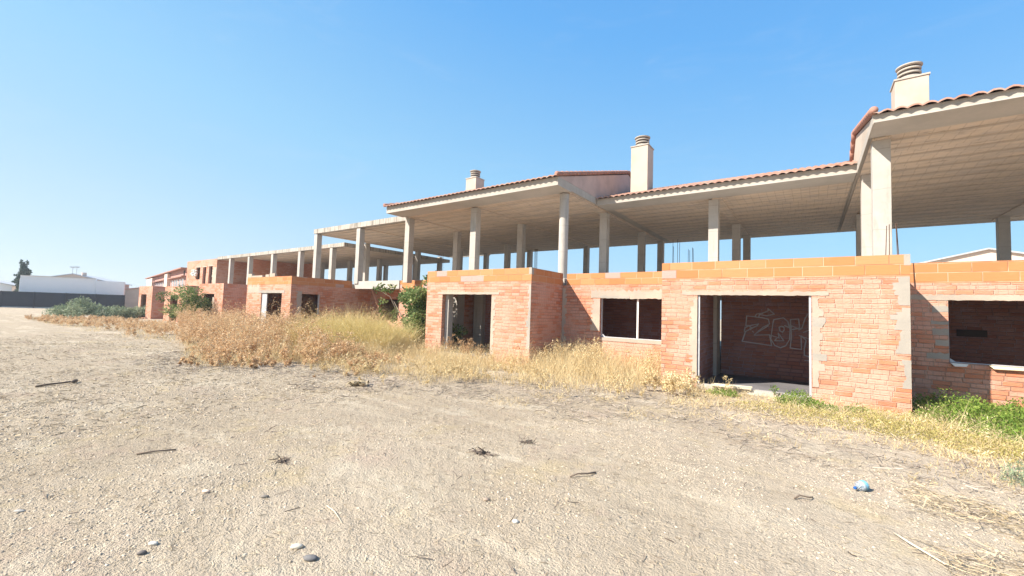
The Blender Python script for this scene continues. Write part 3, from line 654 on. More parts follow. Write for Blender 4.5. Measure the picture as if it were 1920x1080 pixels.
pl = MB(); pl.obox((-1.46, 10.76, .115), (.40, .05, .0), (-.01, .07, 0), (0, 0, .018)); pl.obox((-1.42, 10.78, .145), (.38, .048, .004), (-.005, .045, 0), (0, 0, .010))
tag(pl.build('plank', 'wood', bevel=.004), 'bleached wooden plank lying across the threshold of the wide opening', 'plank')
for (x0, x1, z0, z1, mt, lab) in ((2.46, 2.72, .80, .868, 'white', 'short white board chip under the left end of the right-hand window'),
        (3.02, 3.75, .805, .868, 'foam', 'long yellowish foam strip under the right-hand window sill')):
    q = MB(); q.prism([(x0, z1), (x1, z1 - .004), (x1 - .03, z0 + .01), (x0 + .06, z0)], 'y', 12.77, 12.848); tag(q.build('foam_strip', mt), lab, 'board')

# ------------------------------------------------------------------ background
def V2(p, q, t, off=0):
    d = Vector((q[0]-p[0], q[1]-p[1], 0)); n = Vector((-d.y, d.x, 0)).normalized()
    return Vector((p[0], p[1], 0)) + d*t + n*off
def vwall(m, p, q, z0, z1, th):
    a, b = Vector((p[0], p[1], 0)), Vector((q[0], q[1], 0)); c = (a+b)/2; d = (b-a); n = Vector((-d.y, d.x, 0)).normalized()
    m.obox((c.x + n.x*th/2, c.y + n.y*th/2, (z0+z1)/2), d/2, n*th/2, (0, 0, (z1-z0)/2)); return m
FA, FB = (-88, -9.7), (-75.0, 15.8)
fn = thing('screen_fence', 'long dark blue screen fence across the far end of the lot', 'fence', (-81, 4, 0))
vwall(MB(), FA, FB, .12, 1.98, .08).build('screen', 'fence', fn)
mm = MB(); vwall(mm, FA, FB, -.1, .119, .14).build('kerb', 'kerb', fn)
for k in range(11):
    p = V2(FA, FB, k/10, -.06); MB().box(p.x-.04, p.x+.04, p.y-.04, p.y+.04, 0, 2.02).build('post', 'fence', fn)
ww = thing('white_building', 'low white flat-topped building behind the dark fence', 'building', (-80, 11, 0))
wa, wc, wb = (-81.65, 7.1), (-78.42, 13.5), (-77.1, 16.1)
vwall(MB(), wa, wc, 0, 4.05, .3).build('wall', 'whitewall', ww)
vwall(MB(), (wc[0]+.06, wc[1]), wb, 0, 3.80, .3).build('wall', 'whitewall', ww)
m = MB(); m.prism([(wa[0]-.3, wa[1]), (wc[0]-.3, wc[1]), (wb[0]-.3, wb[1]), (wb[0]-9, wb[1]+1.0), (wa[0]-9, wa[1]+3.5)], 'z', 0, 3.7); m.build('body', 'whitewall', ww)
m = MB(); vwall(m, (wa[0]+.1, wa[1]-.05), (wc[0]+.1, wc[1]-.05), 4.051, 4.10, .4); m.build('coping', 'metal', ww)
def gable(name, label, cat, p, q, z_e, z_r, depth, wallm, roofm, vent=False, grp=None):
    """gabled house, gable end on the line p-q facing the camera"""
    t = thing(name, label, cat, ((p[0]+q[0])/2, (p[1]+q[1])/2, 0), grp)
    a, b = Vector((*p, 0)), Vector((*q, 0)); d = b-a; n = Vector((-d.y, d.x, 0)).normalized(); mid = (a+b)/2
    m = MB(); i = []
    pts = [a, b, b+Vector((0,0,z_e)), mid+Vector((0,0,z_r)), a+Vector((0,0,z_e))]
    m.v = [tuple(x) for x in pts] + [tuple(x+n*depth) for x in pts]
    m.f = [(0,1,2,3,4), (9,8,7,6,5), (0,5,6,1), (1,6,7,2), (4,9,5,0)]; m.build('wall', wallm, t)
    m = MB(); o = -n*.25; up = Vector((0,0,.12)); e = d.normalized()*.4
    for s0, s1 in ((a+Vector((0,0,z_e))-e-Vector((0,0,.1)), mid+Vector((0,0,z_r))), (b+Vector((0,0,z_e))+e-Vector((0,0,.1)), mid+Vector((0,0,z_r)))):
        k = [s0+o, s1+o, s1+n*depth, s0+n*depth]; j = len(m.v); m.v += [tuple(x) for x in k] + [tuple(x+up) for x in k]
        m.f += [(j,j+1,j+2,j+3), (j+7,j+6,j+5,j+4), (j,j+4,j+5,j+1), (j+1,j+5,j+6,j+2), (j+2,j+6,j+7,j+3), (j+3,j+7,j+4,j)]
    m.build('roof', roofm, t)
    return t, mid, n, d.normalized()
BG = 'low houses beyond the fence'
gh, gm, gn, gd = gable('gabled_house', 'low gabled house rising behind the white building, with two aerials on its ridge', 'house', (-93.4, 9.4), (-89.6, 17.0), 3.9, 4.95, 9, 'cream', 'metal', grp=BG)
for (x, y, z0, z1) in ((-91.4, 13.1, 4.9, 6.1), (-91.2, 13.5, 4.9, 6.15)):
    m = MB(); m.tube([(x-.3, y, z0), (x-.3, y, z1)], .03, 5)
    for k in range(4): m.tube([(x-.3, y-.35+.03*k, z1-.06*k), (x-.3, y+.35-.03*k, z1-.06*k)], .02, 4)
    m.tube([(x-.6, y, z1-.1), (x, y, z1-.1)], .02, 4); m.build('aerial', 'metal', gh)
MB().box(-91.9, -91.3, 14.1, 14.6, 4.4, 5.3).build('chimney', 'cream', gh)
gable('gabled_house', 'low pale gabled house at the far left edge behind the fence', 'house', (-98.0, .8), (-95.5, 7.6), 2.9, 3.65, 8, 'whitewall', 'metal', grp=BG)
gable('gabled_house', 'low house with a reddish roof between the white building and the terrace', 'house', (-90.5, 17.6), (-87.0, 24.2), 2.7, 3.35, 9, 'conc', 'redwall', grp=BG)
gr_, rm, rn, rd = gable('gabled_house', 'cream gabled building seen above the block course at the right edge', 'house', (5.9, 50), (17.9, 50), 6.3, 7.85, 14, 'cream', 'metal')
# row of finished houses past the terrace
RA, RB = (-54.6, 16.32), (-93.1, 22.6)
rh = thing('row_house', 'finished pink brick row of houses beyond the terrace, with a low roofline and small chimneys', 'house', (-74, 19.5, 0))
a, b = Vector((*RA, 0)), Vector((*RB, 0)); rd = (b-a).normalized(); rn = Vector((rd.y, -rd.x, 0)); rn = rn if rn.y > 0 else -rn
def robox(t0, t1, o0, o1, z0, z1, name, mat, par=None):
    c = a + rd*(t0+t1)/2 + rn*(o0+o1)/2
    return MB().obox((c.x, c.y, (z0+z1)/2), rd*(t1-t0)/2, rn*(o1-o0)/2, (0, 0, (z1-z0)/2)).build(name, mat, par or rh)
Lr = (b-a).length
robox(.2, Lr, 0, 8, 0, 4.98, 'wall', 'redwall'); robox(0.1, Lr+1.2, -.5, 8.2, 4.981, 5.10, 'roof', 'redtile')
for t0, t1 in ((.2, 12.0), (15.2, 30.0)): robox(t0, t1, -.4, -.002, 4.12, 4.24, 'porch_roof', 'redtile')
for t0, t1 in ((12.2, 15.0), (30.2, Lr - .4)): robox(t0, t1, -.35, -.003, 0, 4.9, 'bay', 'cream')
for k, t in enumerate((1.4, 3.4, 5.6, 7.4, 9.4, 17, 19.5, 22, 24.5, 27)):
    f = robox(t, t + 1.1, -.06, -.004, 2.9, 3.95, 'window', 'whitewall'); robox(t + .2, t + .5, -.075, -.061, 3.0, 3.85, 'pane', 'glass', f); robox(t+.6, t+.9, -.075, -.061, 3.0, 3.85, 'pane', 'glass', f)
robox(1.0, 1.7, -.05, -.005, 4.3, 4.85, 'window', 'dark')
for t, o, h in ((6.6, 1.5, 5.75), (20.1, 1.5, 5.8), (21.6, 1.5, 5.8)):
    ch = robox(t, t+.55, o, o+.5, 5.101, h - .25, 'chimney', 'redwall'); robox(t+.1, t+.45, o+.08, o+.42, h-.249, h+.12, 'chimney_pot', 'dark', ch)
m = MB(); p = a + rd*31 + rn*2; m.tube([(p.x, p.y, 5.1), (p.x, p.y, 6.3)], .03, 5); m.tube([(p.x-.4, p.y, 6.2), (p.x+.4, p.y, 6.2)], .02, 4); m.build('aerial', 'metal', rh)

# ------------------------------------------------------------------ trees and shrubs
def crown_obj(name, parent, mat, blobs, n, size, aspect=.5, tintbias=None, up=.2):
    """leaf faces scattered through a set of ellipsoids (cx,cy,cz,rx,ry,rz)"""
    w = np.array([b[3]*b[4]*b[5] for b in blobs])**.75; w /= w.sum(); P = []; T = []
    for b, k in zip(blobs, rng.multinomial(n, w)):
        d = rand_dirs(k); r = rng.uniform(.25, 1, (k, 1))**.5
        P.append(np.array(b[:3]) + d*r*np.array(b[3:6])); T.append(np.clip(rng.normal(.45 + .25*rng.normal(), .22, k), 0, 1))
    P = np.concatenate(P); T = np.concatenate(T)
    V, F, t = leaves(P, size, aspect, up, T)
    org = parent.location if parent else None
    return np_mesh(name, V, F, t, mat, parent, org)
def limb(parent, pts, r0, r1, name='trunk'):
    n = len(pts); MB().tube(pts, [r0 + (r1-r0)*k/(n-1) for k in range(n)], 7).build(name, 'bark', parent, smooth=True)

# cypress
ct = thing('cypress_tree', 'tall narrow dark cypress at the left end of the white building', 'tree', (-93.9, 8.5, 0))
limb(ct, [(-93.9, 8.5, 0), (-93.9, 8.5, 3), (-93.9, 8.55, 6)], .18, .04)
bl = [(-93.9 + random.uniform(-.1, .1), 8.5 + random.uniform(-.2, .2), .6 + k*.33, .5*q, .6*q, .5) for k, q in enumerate([1.2, 1.3, 1.3, 1.35, 1.3, 1.3, 1.25, 1.25, 1.2, 1.15, 1.1, 1.0, .95, .85, .7, .55, .3])]
bl += [(-93.9, 8.1, 6.35, .12, .1, .35), (-93.9, 8.75, 6.25, .12, .1, .35), (-94, 7.75, 4.35, .2, .2, .12), (-94, 7.6, 3.4, .2, .2, .15)]
crown_obj('crown', ct, 'cypress', bl, 15000, .2, .6, up=.8)
# far tree at right
ft = thing('leafy_tree', 'dark green tree top showing at the right edge behind the cream building', 'tree', (16.5, 57, 0))
limb(ft, [(16.5, 57, 0), (16.4, 57, 4), (16.6, 57, 7)], .2, .08)
crown_obj('crown', ft, 'lime', [(16.4, 57, 7.1, 1.6, 1.4, 1.0), (15.9, 57, 7.7, .7, .7, .5), (17.4, 57, 7.9, .8, .8, .6)], 1500, .35, .3, up=.6)
# small tree before the far blocks
st = thing('small_tree', 'small bushy light green tree in front of the far brick blocks', 'tree', (-32.2, 9.6, 0))
for q in ((.0, .0, 1.9), (.5, .1, 2.0), (-.45, .2, 1.8)): limb(st, [(-32.2, 9.6, 0), (-32.2 + q[0]*.5, 9.6, q[2]*.5), (-32.2 + q[0], 9.6 + q[1], q[2])], .07, .02)
bl = [(-32.1 + random.gauss(0, .55), 9.6 + random.gauss(0, .5), 1.55 + random.gauss(0, .38), .55, .5, .40) for _ in range(16)] + [(-32.1, 9.6, 2.25, .6, .5, .38), (-31.9, 9.6, .9, .8, .6, .4)]
crown_obj('crown', st, 'lime', bl, 5200, .13, .4, up=.4)
# climbing fig / ailanthus by the doorway house
iv = thing('climbing_shrub', 'green leafy shrub climbing the corner beside the doorway, with a tuft over the block course', 'shrub', (-12.7, 11.6, 0))
for e in ((-12.2, 11.6, 2.0), (-13.3, 11.8, 2.6), (-14.3, 12.2, 2.4), (-12.6, 11.9, 2.9), (-15.0, 12.1, 1.9)):
    limb(iv, [(-12.8, 11.7, 0), ((-12.8+e[0])/2 + .1, 11.75, e[2]*.55), e], .05, .012)
bl = [(-12.15 + random.uniform(-.75, .35), 11.5 + random.gauss(0, .25), random.uniform(.3, 2.35), .34, .28, .26) for _ in range(26)]
bl += [(-12.9 + random.gauss(0, .42), 11.7 + random.gauss(0, .3), random.uniform(.4, 2.3), .32, .28, .25) for _ in range(30)]
bl += [(-13.4 + random.gauss(0, .42), 11.8, random.uniform(.6, 2.3), .28, .25, .22) for _ in range(20)]
bl += [(-13.0, 12.4, 2.95, .42, .3, .17), (-12.75, 12.4, 2.98, .4, .3, .15), (-13.1, 12.2, 2.7, .25, .2, .15)]
crown_obj('crown', iv, 'ivy', bl, 9500, .125, .5, up=.0)
bl = [(-16.3 + .3*k, 12.1, 2.45 + .12*math.sin(k*1.9), .2, .18, .12) for k in range(5)] + [(-15.8, 12.1, 1.9, .25, .15, .12), (-15.9, 12.1, 1.45, .12, .12, .3), (-14.9, 12.1, 1.3, .15, .15, .45)]
crown_obj('foliage', iv, 'ivy', bl, 300, .15, .45, up=.1)
limb(iv, [(-14.3, 11.9, 1.2), (-15.2, 12.05, 2.1), (-16.2, 12.1, 2.45)], .02, .008)
# little dark plant inside the doorway and one on the threshold
pi_ = thing('potted_weed', 'small dark leafy plant growing inside the open doorway', 'plant', (-10.9, 11.9, .08))
limb(pi_, [(-10.95, 11.9, .08), (-10.95, 11.9, .9)], .015, .006, 'stem')
crown_obj('foliage', pi_, 'ivy', [(-10.95, 11.9, .85, .3, .25, .22), (-10.7, 11.9, .75, .25, .2, .12), (-11.1, 11.9, .55, .2, .2, .2)], 260, .12, .45)
tw = thing('green_sprig', 'single green sprig standing on the threshold of the wide opening', 'plant', (-.62, 10.72, .08))
limb(tw, [(-.62, 10.72, .06), (-.61, 10.72, .24)], .006, .003, 'stem')
crown_obj('foliage', tw, 'green', [(-.62, 10.72, .17, .07, .06, .10)], 70, .05, .4)
# saltbush mounds at the far left
def mound(label, blobs, n, loc):
    t = thing('saltbush', label, 'shrub', loc, 'grey green bushes before the fence')
    limb(t, [loc, (loc[0], loc[1], .8)], .05, .02, 'stem')
    return crown_obj('foliage', t, 'sage', blobs, n, .17, .28, up=.6)
mound('tall grey green bush mound in front of the dark fence', [(-45 + random.gauss(0, .9), 7.2 + random.gauss(0, .7), .55 + random.gauss(0, .22), .8, .7, .45) for _ in range(12)] + [(-45.2, 7.2, 1.15, .6, .5, .45), (-45.0, 6.7, 1.1, .5, .5, .4)], 6500, (-45, 7.2, 0))
mound('long low grey green bush between the mound and the brick block', [(-46 + random.uniform(-1.5, 1.5), 8.5 + .36*k, .42 + random.gauss(0, .1), .9, .7, .42) for k in range(10)], 7000, (-46, 10, 0))
# yellow broom mound
yb = thing('yellow_bush', 'large rounded mound of fine yellow dry stems beside the climbing shrub', 'bush', (-13.9, 9.4, 0))
n = 24000; tc = np.array([(-14.0 + rng.uniform(-2.2, 2.0), 9.5 + rng.normal(0, .75), rng.uniform(.6, 1.0)) for _ in range(46)] + [(-14.1, 9.5, 1.15), (-13.6, 9.6, 1.12), (-13.2, 9.9, 1.05), (-14.4, 9.2, 1.0), (-13.0, 9.2, .9)])
pick = rng.integers(0, len(tc), n); ang = rng.uniform(0, 2*np.pi, n); rr = np.sqrt(rng.uniform(0, 1, n))
P = np.stack([tc[pick, 0] + .22*rr*np.cos(ang), tc[pick, 1] + .22*rr*np.sin(ang), rng.uniform(0, .15, n)], 1)
tl_ = rng.normal(0, .22, (len(tc), 2))[pick]
D = np.stack([np.cos(ang)*rr*.75 + tl_[:, 0] + rng.normal(0, .24, n), np.sin(ang)*rr*.75 + tl_[:, 1] + rng.normal(0, .24, n), np.full(n, 1.0)], 1); D /= np.linalg.norm(D, axis=1, keepdims=True)
L_ = 1.36 * tc[pick, 2] * rng.uniform(.45, 1.12, n)
V, F, T = blades(P, D, L_, np.full(n, .009), .40, 4, np.clip(rng.normal(.5, .2, n) + rng.normal(0, .22, len(tc))[pick], 0, 1))
tips = P + D*(L_*rng.uniform(.55, 1.0, n))[:, None]
V2_, F2_, T2_ = leaves(tips[:9000], .055, .3, .3, np.clip(rng.normal(.7, .2, 9000), 0, 1))
V, F, T = join([(V, F, T), (V2_, F2_, T2_)])
np_mesh('stems', V, F, T, 'yellow', yb, yb.location)

# ------------------------------------------------------------------ weeds, grass, litter (uncountable)
def stuff(o, label, cat): return tag(o, label, cat, kind='stuff')
FRONT = np.array([(-60, 5.2), (-38, 4.7), (-24, 5.9), (-18.2, 5.8), (-16, 4.9), (-13.8, 4.2), (-12.2, 4.45), (-10.5, 6.1), (-9, 6.0), (-6.8, 6.2), (-6.0, 7.5), (-4.5, 7.6), (-3, 8.2), (-1.6, 8.4), (-.2, 8.6), (.5, 8.2), (1.3, 7.4), (1.8, 6.6), (4, 6.0)])
def front(x): return np.interp(x, FRONT[:, 0], FRONT[:, 1])
BACK = np.array([(-60, 16), (-26.5, 10.7), (-21.5, 10.7), (-21.4, 14), (-17.3, 14), (-11.6, 13), (-11.55, 10.7), (-7.0, 10.7), (-6.95, 12.75), (-3.1, 12.75), (-3.0, 10.7), (1.55, 10.7), (1.6, 12.75), (9, 12.75)])
def back(x): return np.interp(x, BACK[:, 0], BACK[:, 1])
def nz(x, y, s=1.0): return np.sin(x*1.7*s + 1.1*np.sin(y*1.3*s)) * np.cos(y*1.9*s + .8*np.sin(x*.9*s))
def in_block(x, y):
    b = np.zeros(len(x), bool)
    for (a, c) in ((-47.2, -43.5), (-40.6, -35.8), (-33.8, -29.6), (-26.5, -21.4), (-11.6, -6.93), (-3.08, 1.6)): b |= (x > a) & (x < c) & (y > 10.75)
    return b
# brown thistles: a few plant shapes repeated
def thistle(seed, H):
    rs = np.random.default_rng(seed); P0, D0, L0, W0, leafP = [], [], [], [], []
    stems = [(np.array([0, 0, 0.]), np.array([rs.normal(0, .1), rs.normal(0, .1), 1]), H)]
    for k in range(rs.integers(7, 11)):
        t = rs.uniform(.12, .9); an = rs.uniform(0, 6.28); up = rs.uniform(.55, 1.1)
        stems.append((np.array([0, 0, H*t]), np.array([np.cos(an), np.sin(an), up]), H*rs.uniform(.22, .5)*(1.1-.5*t)))
    sub = []
    for p, d, L in stems[1:]:
        d = d/np.linalg.norm(d)
        for q in range(3):
            an = rs.uniform(0, 6.28); sub.append((p + d*L*rs.uniform(.3, .95), d*.6 + np.array([np.cos(an)*.7, np.sin(an)*.7, .4]), L*rs.uniform(.25, .5)))
    for p, d, L in stems + sub:
        d = d/np.linalg.norm(d); P0.append(p); D0.append(d); L0.append(L); W0.append(.008 if L > .3*H else .005)
        for q in range(3 if L < .3*H else 5): leafP.append(p + d*L*rs.uniform(.35, 1.02) + rs.normal(0, .012, 3))
    return (np.array(P0), np.array(D0), np.array(L0), np.array(W0)), np.array(leafP)
variants = [thistle(100+k, 1.0) for k in range(8)]
def scatter_thistles(x, y, h, leaf=.05, tintc=.5):
    parts = []
    for k in range(len(x)):
        (P, D, L, W), lp = variants[k % 8]; a = rng.uniform(0, 6.28); c, s_ = np.cos(a), np.sin(a); Rm = np.array([[c, -s_, 0], [s_, c, 0], [0, 0, 1]])
        tl = rng.normal(0, .10, 2); sh = np.array([[1, 0, tl[0]], [0, 1, tl[1]], [0, 0, 1]]); A = sh @ Rm
        o = np.array([x[k], y[k], gz(x[k], y[k])]); wd = rng.uniform(.75, 1.1)
        sc = np.array([h[k]*wd, h[k]*wd, h[k]]); tc = np.clip(tintc + rng.normal(0, .16), 0, 1)
        Dk = (D*sc) @ A.T; ln = np.linalg.norm(Dk, axis=1, keepdims=True)
        parts.append(blades((P*sc) @ A.T + o, Dk/ln, L*ln[:, 0], W*1.1, .10, 1, np.clip(rng.normal(tc-.15, .12, len(P)), 0, 1)))
        n_ = len(lp); parts.append(leaves((lp*sc) @ A.T + o, leaf, .55, .1, np.clip(rng.normal(tc+.08, .2, n_), 0, 1)))
    return join(parts)
def region(n, x0, x1, y0, y1): return rng.uniform(x0, x1, n), rng.uniform(y0, y1, n)
# tall mass (brown): between the front line and the wall
x, y = region(5200, -40, -8.6, 4.0, 13); d = y - front(x)
left = np.interp(y, [4.2, 5.6, 8, 12], [-13.9, -18.5, -27, -42])
keep = (d + .75*nz(x, y, 1.6) > .1) & (nz(x, y, 1.25) > -.72) & (y < back(x)) & ~in_block(x, y) & (x > left + .3*nz(x, y, 2)) & ~((x > -15.2) & (y > 8.0)) & (x < -8.6 - .28*(y-5)) & (rng.uniform(0, 1, len(x)) < np.interp(x, [-30, -18, -14], [.34, .6, 1]))
x, y, d = x[keep], y[keep], d[keep]
h = np.clip(.22 + .42*d, 0, 1.14) * np.interp(x, [-40, -22, -15.5, -12.5, -10, -8.6], [1.0, 1.05, 1.0, .72, .42, .3]) * (1 + .26*nz(x, y, .8) + .15*nz(x, y, 2.3)) * rng.uniform(.5, 1.2, len(x))
tall = rng.uniform(0, 1, len(x)) < .05; h = np.where(tall, h*1.32, h)
V, F, T = scatter_thistles(x, y, h, .048, .62)
stuff(np_mesh('dry_weeds', V, F, T, 'brownweed'), 'brown dried thistle weeds massed in front of the far brick blocks', 'weeds')
# low brown strip at the far left
x, y = region(1300, -46, -18, 4.2, 10); keep = (y > front(x) - .3 + .8*nz(x, y, .5)) & (y < front(x) + 3.6) & (nz(x, y, .8) > -.1); x, y = x[keep], y[keep]
h = rng.uniform(.12, .40, len(x)) * np.interp(x, [-34, -26, -20], [1, 1.8, 2.2]); V, F, T = scatter_thistles(x, y, h, .05, .72)
stuff(np_mesh('low_weeds', V, F, T, 'brownweed'), 'low brown weed strip across the lot at the left', 'weeds')
# straw grass
def grass(n, x0, x1, y0, y1, hf, keepf, mat, name, label, wid=.007, bend=.35, lean=.28, tint=(.5, .25), seg=3):
    x, y = region(n, x0, x1, y0, y1); k = keepf(x, y) & ~in_block(x, y); x, y = x[k], y[k]
    h = hf(x, y) * rng.uniform(.45, 1.15, len(x)); P = np.stack([x, y, gz(x, y)], 1)
    D = np.stack([rng.normal(0, lean, len(x)), rng.normal(0, lean, len(x)), np.ones(len(x))], 1); D /= np.linalg.norm(D, axis=1, keepdims=True)
    V, F, T = blades(P, D, h, np.full(len(x), wid), bend, seg, np.clip(rng.normal(tint[0], tint[1], len(x)) + .2*nz(x, y, .7), 0, 1))
    # seed heads
    tip = P + D*(h*.92)[:, None]; s = rng.uniform(0, 1, len(x)) < .35
    V2, F2, T2 = leaves(tip[s], .045, .22, .8, np.clip(rng.normal(tint[0]+.2, .2, s.sum()), 0, 1)); V, F, T = join([(V, F, T), (V2, F2, T2)])
    return stuff(np_mesh(name, V, F, T, mat), label, 'grass')
def k_straw(x, y):
    d = y - front(x) + .35*nz(x, y, 1.5)
    return (d > 0) & (y < back(x)) & (rng.uniform(0, 1, len(x)) < np.clip(d*1.1, .10, 1)) & ((nz(x, y, .9) > -.42) | (y > 10.2))
def h_straw(x, y):
    d = y - front(x); base = np.clip(.14 + .16*d, .1, .52); base = np.where((x > -7.2) & (x < -2.8) & (y > 9.0), base*1.4, base)
    base = np.where(x > -2.2, base*.42, base); return base*(1 + .3*nz(x, y, 1.1))
grass(34000, -13.2, -2.0, 4.6, 12.7, h_straw, lambda x, y: k_straw(x, y) & (x > -13.4 + .25*(y-5)) & ~((x < -12) & (y > 8.5)), 'straw', 'dry_grass', 'tall pale straw grass along the foot of the brick walls')
grass(12000, -2.2, 2.6, 6.2, 12.0, lambda x, y: np.clip(.10 + .05*(y-front(x)), .08, .24) * (1 + .5*nz(x, y, 1.9)), lambda x, y: (y > front(x) + .3*nz(x, y, 2)) & (y < back(x)), 'straw', 'short_grass', 'short matted straw grass before the near house', lean=.7, bend=.6, tint=(.6, .25))
grass(7000, -24, -12.5, 4.2, 7.5, lambda x, y: np.full(len(x), .3), lambda x, y: (y > front(x) - .1) & (y < front(x) + 2.2) & (x > np.interp(y, [4.2, 5.6, 8], [-13.9, -18.5, -27])), 'straw', 'edge_grass', 'dry grass along the front of the brown weeds', lean=.4, wid=.008)
grass(7000, -46, -20, 4.4, 10, lambda x, y: .10 + .2*np.abs(nz(x, y, .6)), lambda x, y: (y > front(x) - .5 + .9*nz(x, y, .5)) & (y < front(x) + 3.8) & (nz(x, y, .9) > -.5), 'straw', 'strip_grass', 'short pale grass among the low brown weeds at the left', lean=.5, wid=.014)
grass(6500, -17.5, -11.3, 6.8, 9.4, lambda x, y: .55 + .15*nz(x, y, 1.3), lambda x, y: (nz(x, y, 1.4) > -.6), 'straw', 'fringe_grass', 'straw grass standing in front of the yellow bush', lean=.35, wid=.008)
# bare stalks rising out of the brown weeds
x, y = region(900, -26, -10, 5.0, 10.5); k_ = (y - front(x) > 1.0) & (x > np.interp(y, [4.2, 5.6, 8, 12], [-13.9, -18.5, -27, -42]) + .8) & ~in_block(x, y); x, y = x[k_], y[k_]; n_ = len(x)
P = np.stack([x, y, gz(x, y)], 1); D = np.stack([rng.normal(0, .16, n_), rng.normal(0, .16, n_), np.ones(n_)], 1); D /= np.linalg.norm(D, axis=1, keepdims=True)
L_ = rng.uniform(.7, 1.35, n_) * np.interp(x, [-16, -12, -10], [1, .75, .5]); A_ = blades(P, D, L_, np.full(n_, .010), .15, 3, np.clip(rng.normal(.55, .3, n_), 0, 1))
tp = np.concatenate([P + D*(L_*q)[:, None] + rng.normal(0, .03, (n_, 3)) for q in (.99, .93, .86, .78)]); B_ = leaves(tp, .05, .5, .4)
V, F, T = join([A_, B_]); stuff(np_mesh('bare_stalks', V, F, T, 'straw'), 'bare dry stalks rising out of the brown weeds', 'weeds')
grass(5000, -21.5, -11.6, 10.6, 14.0, lambda x, y: np.full(len(x), .75), lambda x, y: y < back(x), 'straw', 'recess_grass', 'tall straw grass filling the recess behind the yellow bush', lean=.3, wid=.009)
# separate weeds of other kinds standing among the grass
x, y = region(420, -13, -1.5, 4.9, 10.6); k_ = (y > front(x) - .45) & ~in_block(x, y) & (nz(x, y, 1.1) > -.1); x, y = x[k_], y[k_]
V, F, T = scatter_thistles(x, y, rng.uniform(.12, .5, len(x)), .032, .5); stuff(np_mesh('mixed_weeds', V, F, T, 'straw'), 'ragged dry weeds standing among the straw grass', 'weeds')
grass(7000, -5, 2.8, 5.0, 8.8, lambda x, y: .08 + .09*np.abs(nz(x, y, 2.7)), lambda x, y: (y > front(x) - 1.7) & (y < front(x) + .3) & (nz(x, y, 2.1) > .15), 'straw', 'loose_tufts', 'loose dry tufts spreading over the ground before the near house', lean=.7, bend=.6, wid=.006, tint=(.45, .3))
# grey brown plumes in the recess shade
x = np.concatenate([rng.normal(-5.25, .28, 26), rng.normal(-6.2, .45, 30), rng.normal(-3.6, .3, 16)]); y = rng.uniform(10.9, 12.5, len(x))
V, F, T = scatter_thistles(x, y, rng.uniform(.5, .95, len(x)), .04, .45); stuff(np_mesh('plume_weeds', V, F, T, 'straw'), 'feathery dry plumes in front of the two-light window wall', 'weeds')
x = rng.uniform(-10.6, -8.5, 26); y = rng.uniform(10.2, 11.1, 26); V, F, T = scatter_thistles(x, y, rng.uniform(.35, .75, 26), .035, .3)
stuff(np_mesh('doorway_weeds', V, F, T, 'brownweed'), 'brown weed stalks standing in the open doorway', 'weeds')
x = rng.normal(-2.45, .22, 16); y = rng.uniform(9.3, 10.5, 16); V, F, T = scatter_thistles(x, y, rng.uniform(.3, .62, 16), .05, .75)
stuff(np_mesh('yellow_weeds', V, F, T, 'straw'), 'yellowing weeds at the left jamb of the wide opening', 'weeds')
# fresh green weeds
def green(blobs, n, size, mat, name, label, asp=.4):
    P, T = [], []
    for (cx, cy, rx, ry, hh) in blobs:
        k = int(n*rx*ry*max(hh, .1) / sum(b[2]*b[3]*max(b[4], .1) for b in blobs)); a = rng.uniform(0, 6.28, k); r = np.sqrt(rng.uniform(0, 1, k))
        xx, yy = cx + rx*r*np.cos(a), cy + ry*r*np.sin(a); top = hh*(1 - .75*r**2)*(1 + .35*nz(xx, yy, 4))
        P.append(np.stack([xx, yy, gz(xx, yy) + np.abs(top)*rng.uniform(.1, 1, k)], 1)); T.append(np.clip(rng.normal(.5, .25, k), 0, 1))
    P = np.concatenate(P); T = np.concatenate(T); k = ~in_block(P[:, 0], P[:, 1]); P, T = P[k], T[k]
    V, F, t = leaves(P, size, asp, .5, T)
    # thin stems
    s = rng.uniform(0, 1, len(P)) < .25; Q = P[s]; B = Q.copy(); B[:, 2] = gz(B[:, 0], B[:, 1]); D = Q - B; ln = np.linalg.norm(D, axis=1) + 1e-4
    V2, F2, T2 = blades(B, D/ln[:, None], ln*1.15, np.full(len(B), .005), .2, 2, T[s]); V, F, t = join([(V, F, t), (V2, F2, T2)])
    return stuff(np_mesh(name, V, F, t, mat), label, 'weeds')
green([(2.25, 11.4, .75, 1.0, .42), (2.9, 10.9, .9, 1.0, .40), (3.3, 9.8, .8, .8, .36), (2.0, 10.6, .55, .6, .25), (2.6, 9.6, .7, .5, .28), (3.4, 11.8, .8, .8, .4)], 15000, .05, 'green', 'green_weeds', 'fresh green weeds in the right-hand recess')
green([(-.2, 10.25, .4, .3, .26), (.2, 10.1, .25, .2, .2), (-1.55, 10.3, .35, .22, .18), (.75, 10.3, .25, .2, .13)], 3200, .042, 'green', 'threshold_weeds', 'green weeds along the threshold of the wide opening')
green([(1.95, 6.95, .26, .22, .24), (2.25, 6.8, .3, .25, .26)], 1500, .04, 'sage', 'grey_weeds', 'grey green weed clump at the right edge of the picture', .3)
green([(.6, 9.2, 1.1, .7, .14), (1.6, 9.0, .9, .8, .15), (-.4, 9.4, .9, .5, .12), (1.3, 9.9, .7, .5, .16), (2.4, 8.6, .9, .8, .16), (2.9, 7.8, .7, .6, .14)], 15000, .034, 'olive', 'creeping_weeds', 'yellow green creeping weeds in front of the near house', .35)
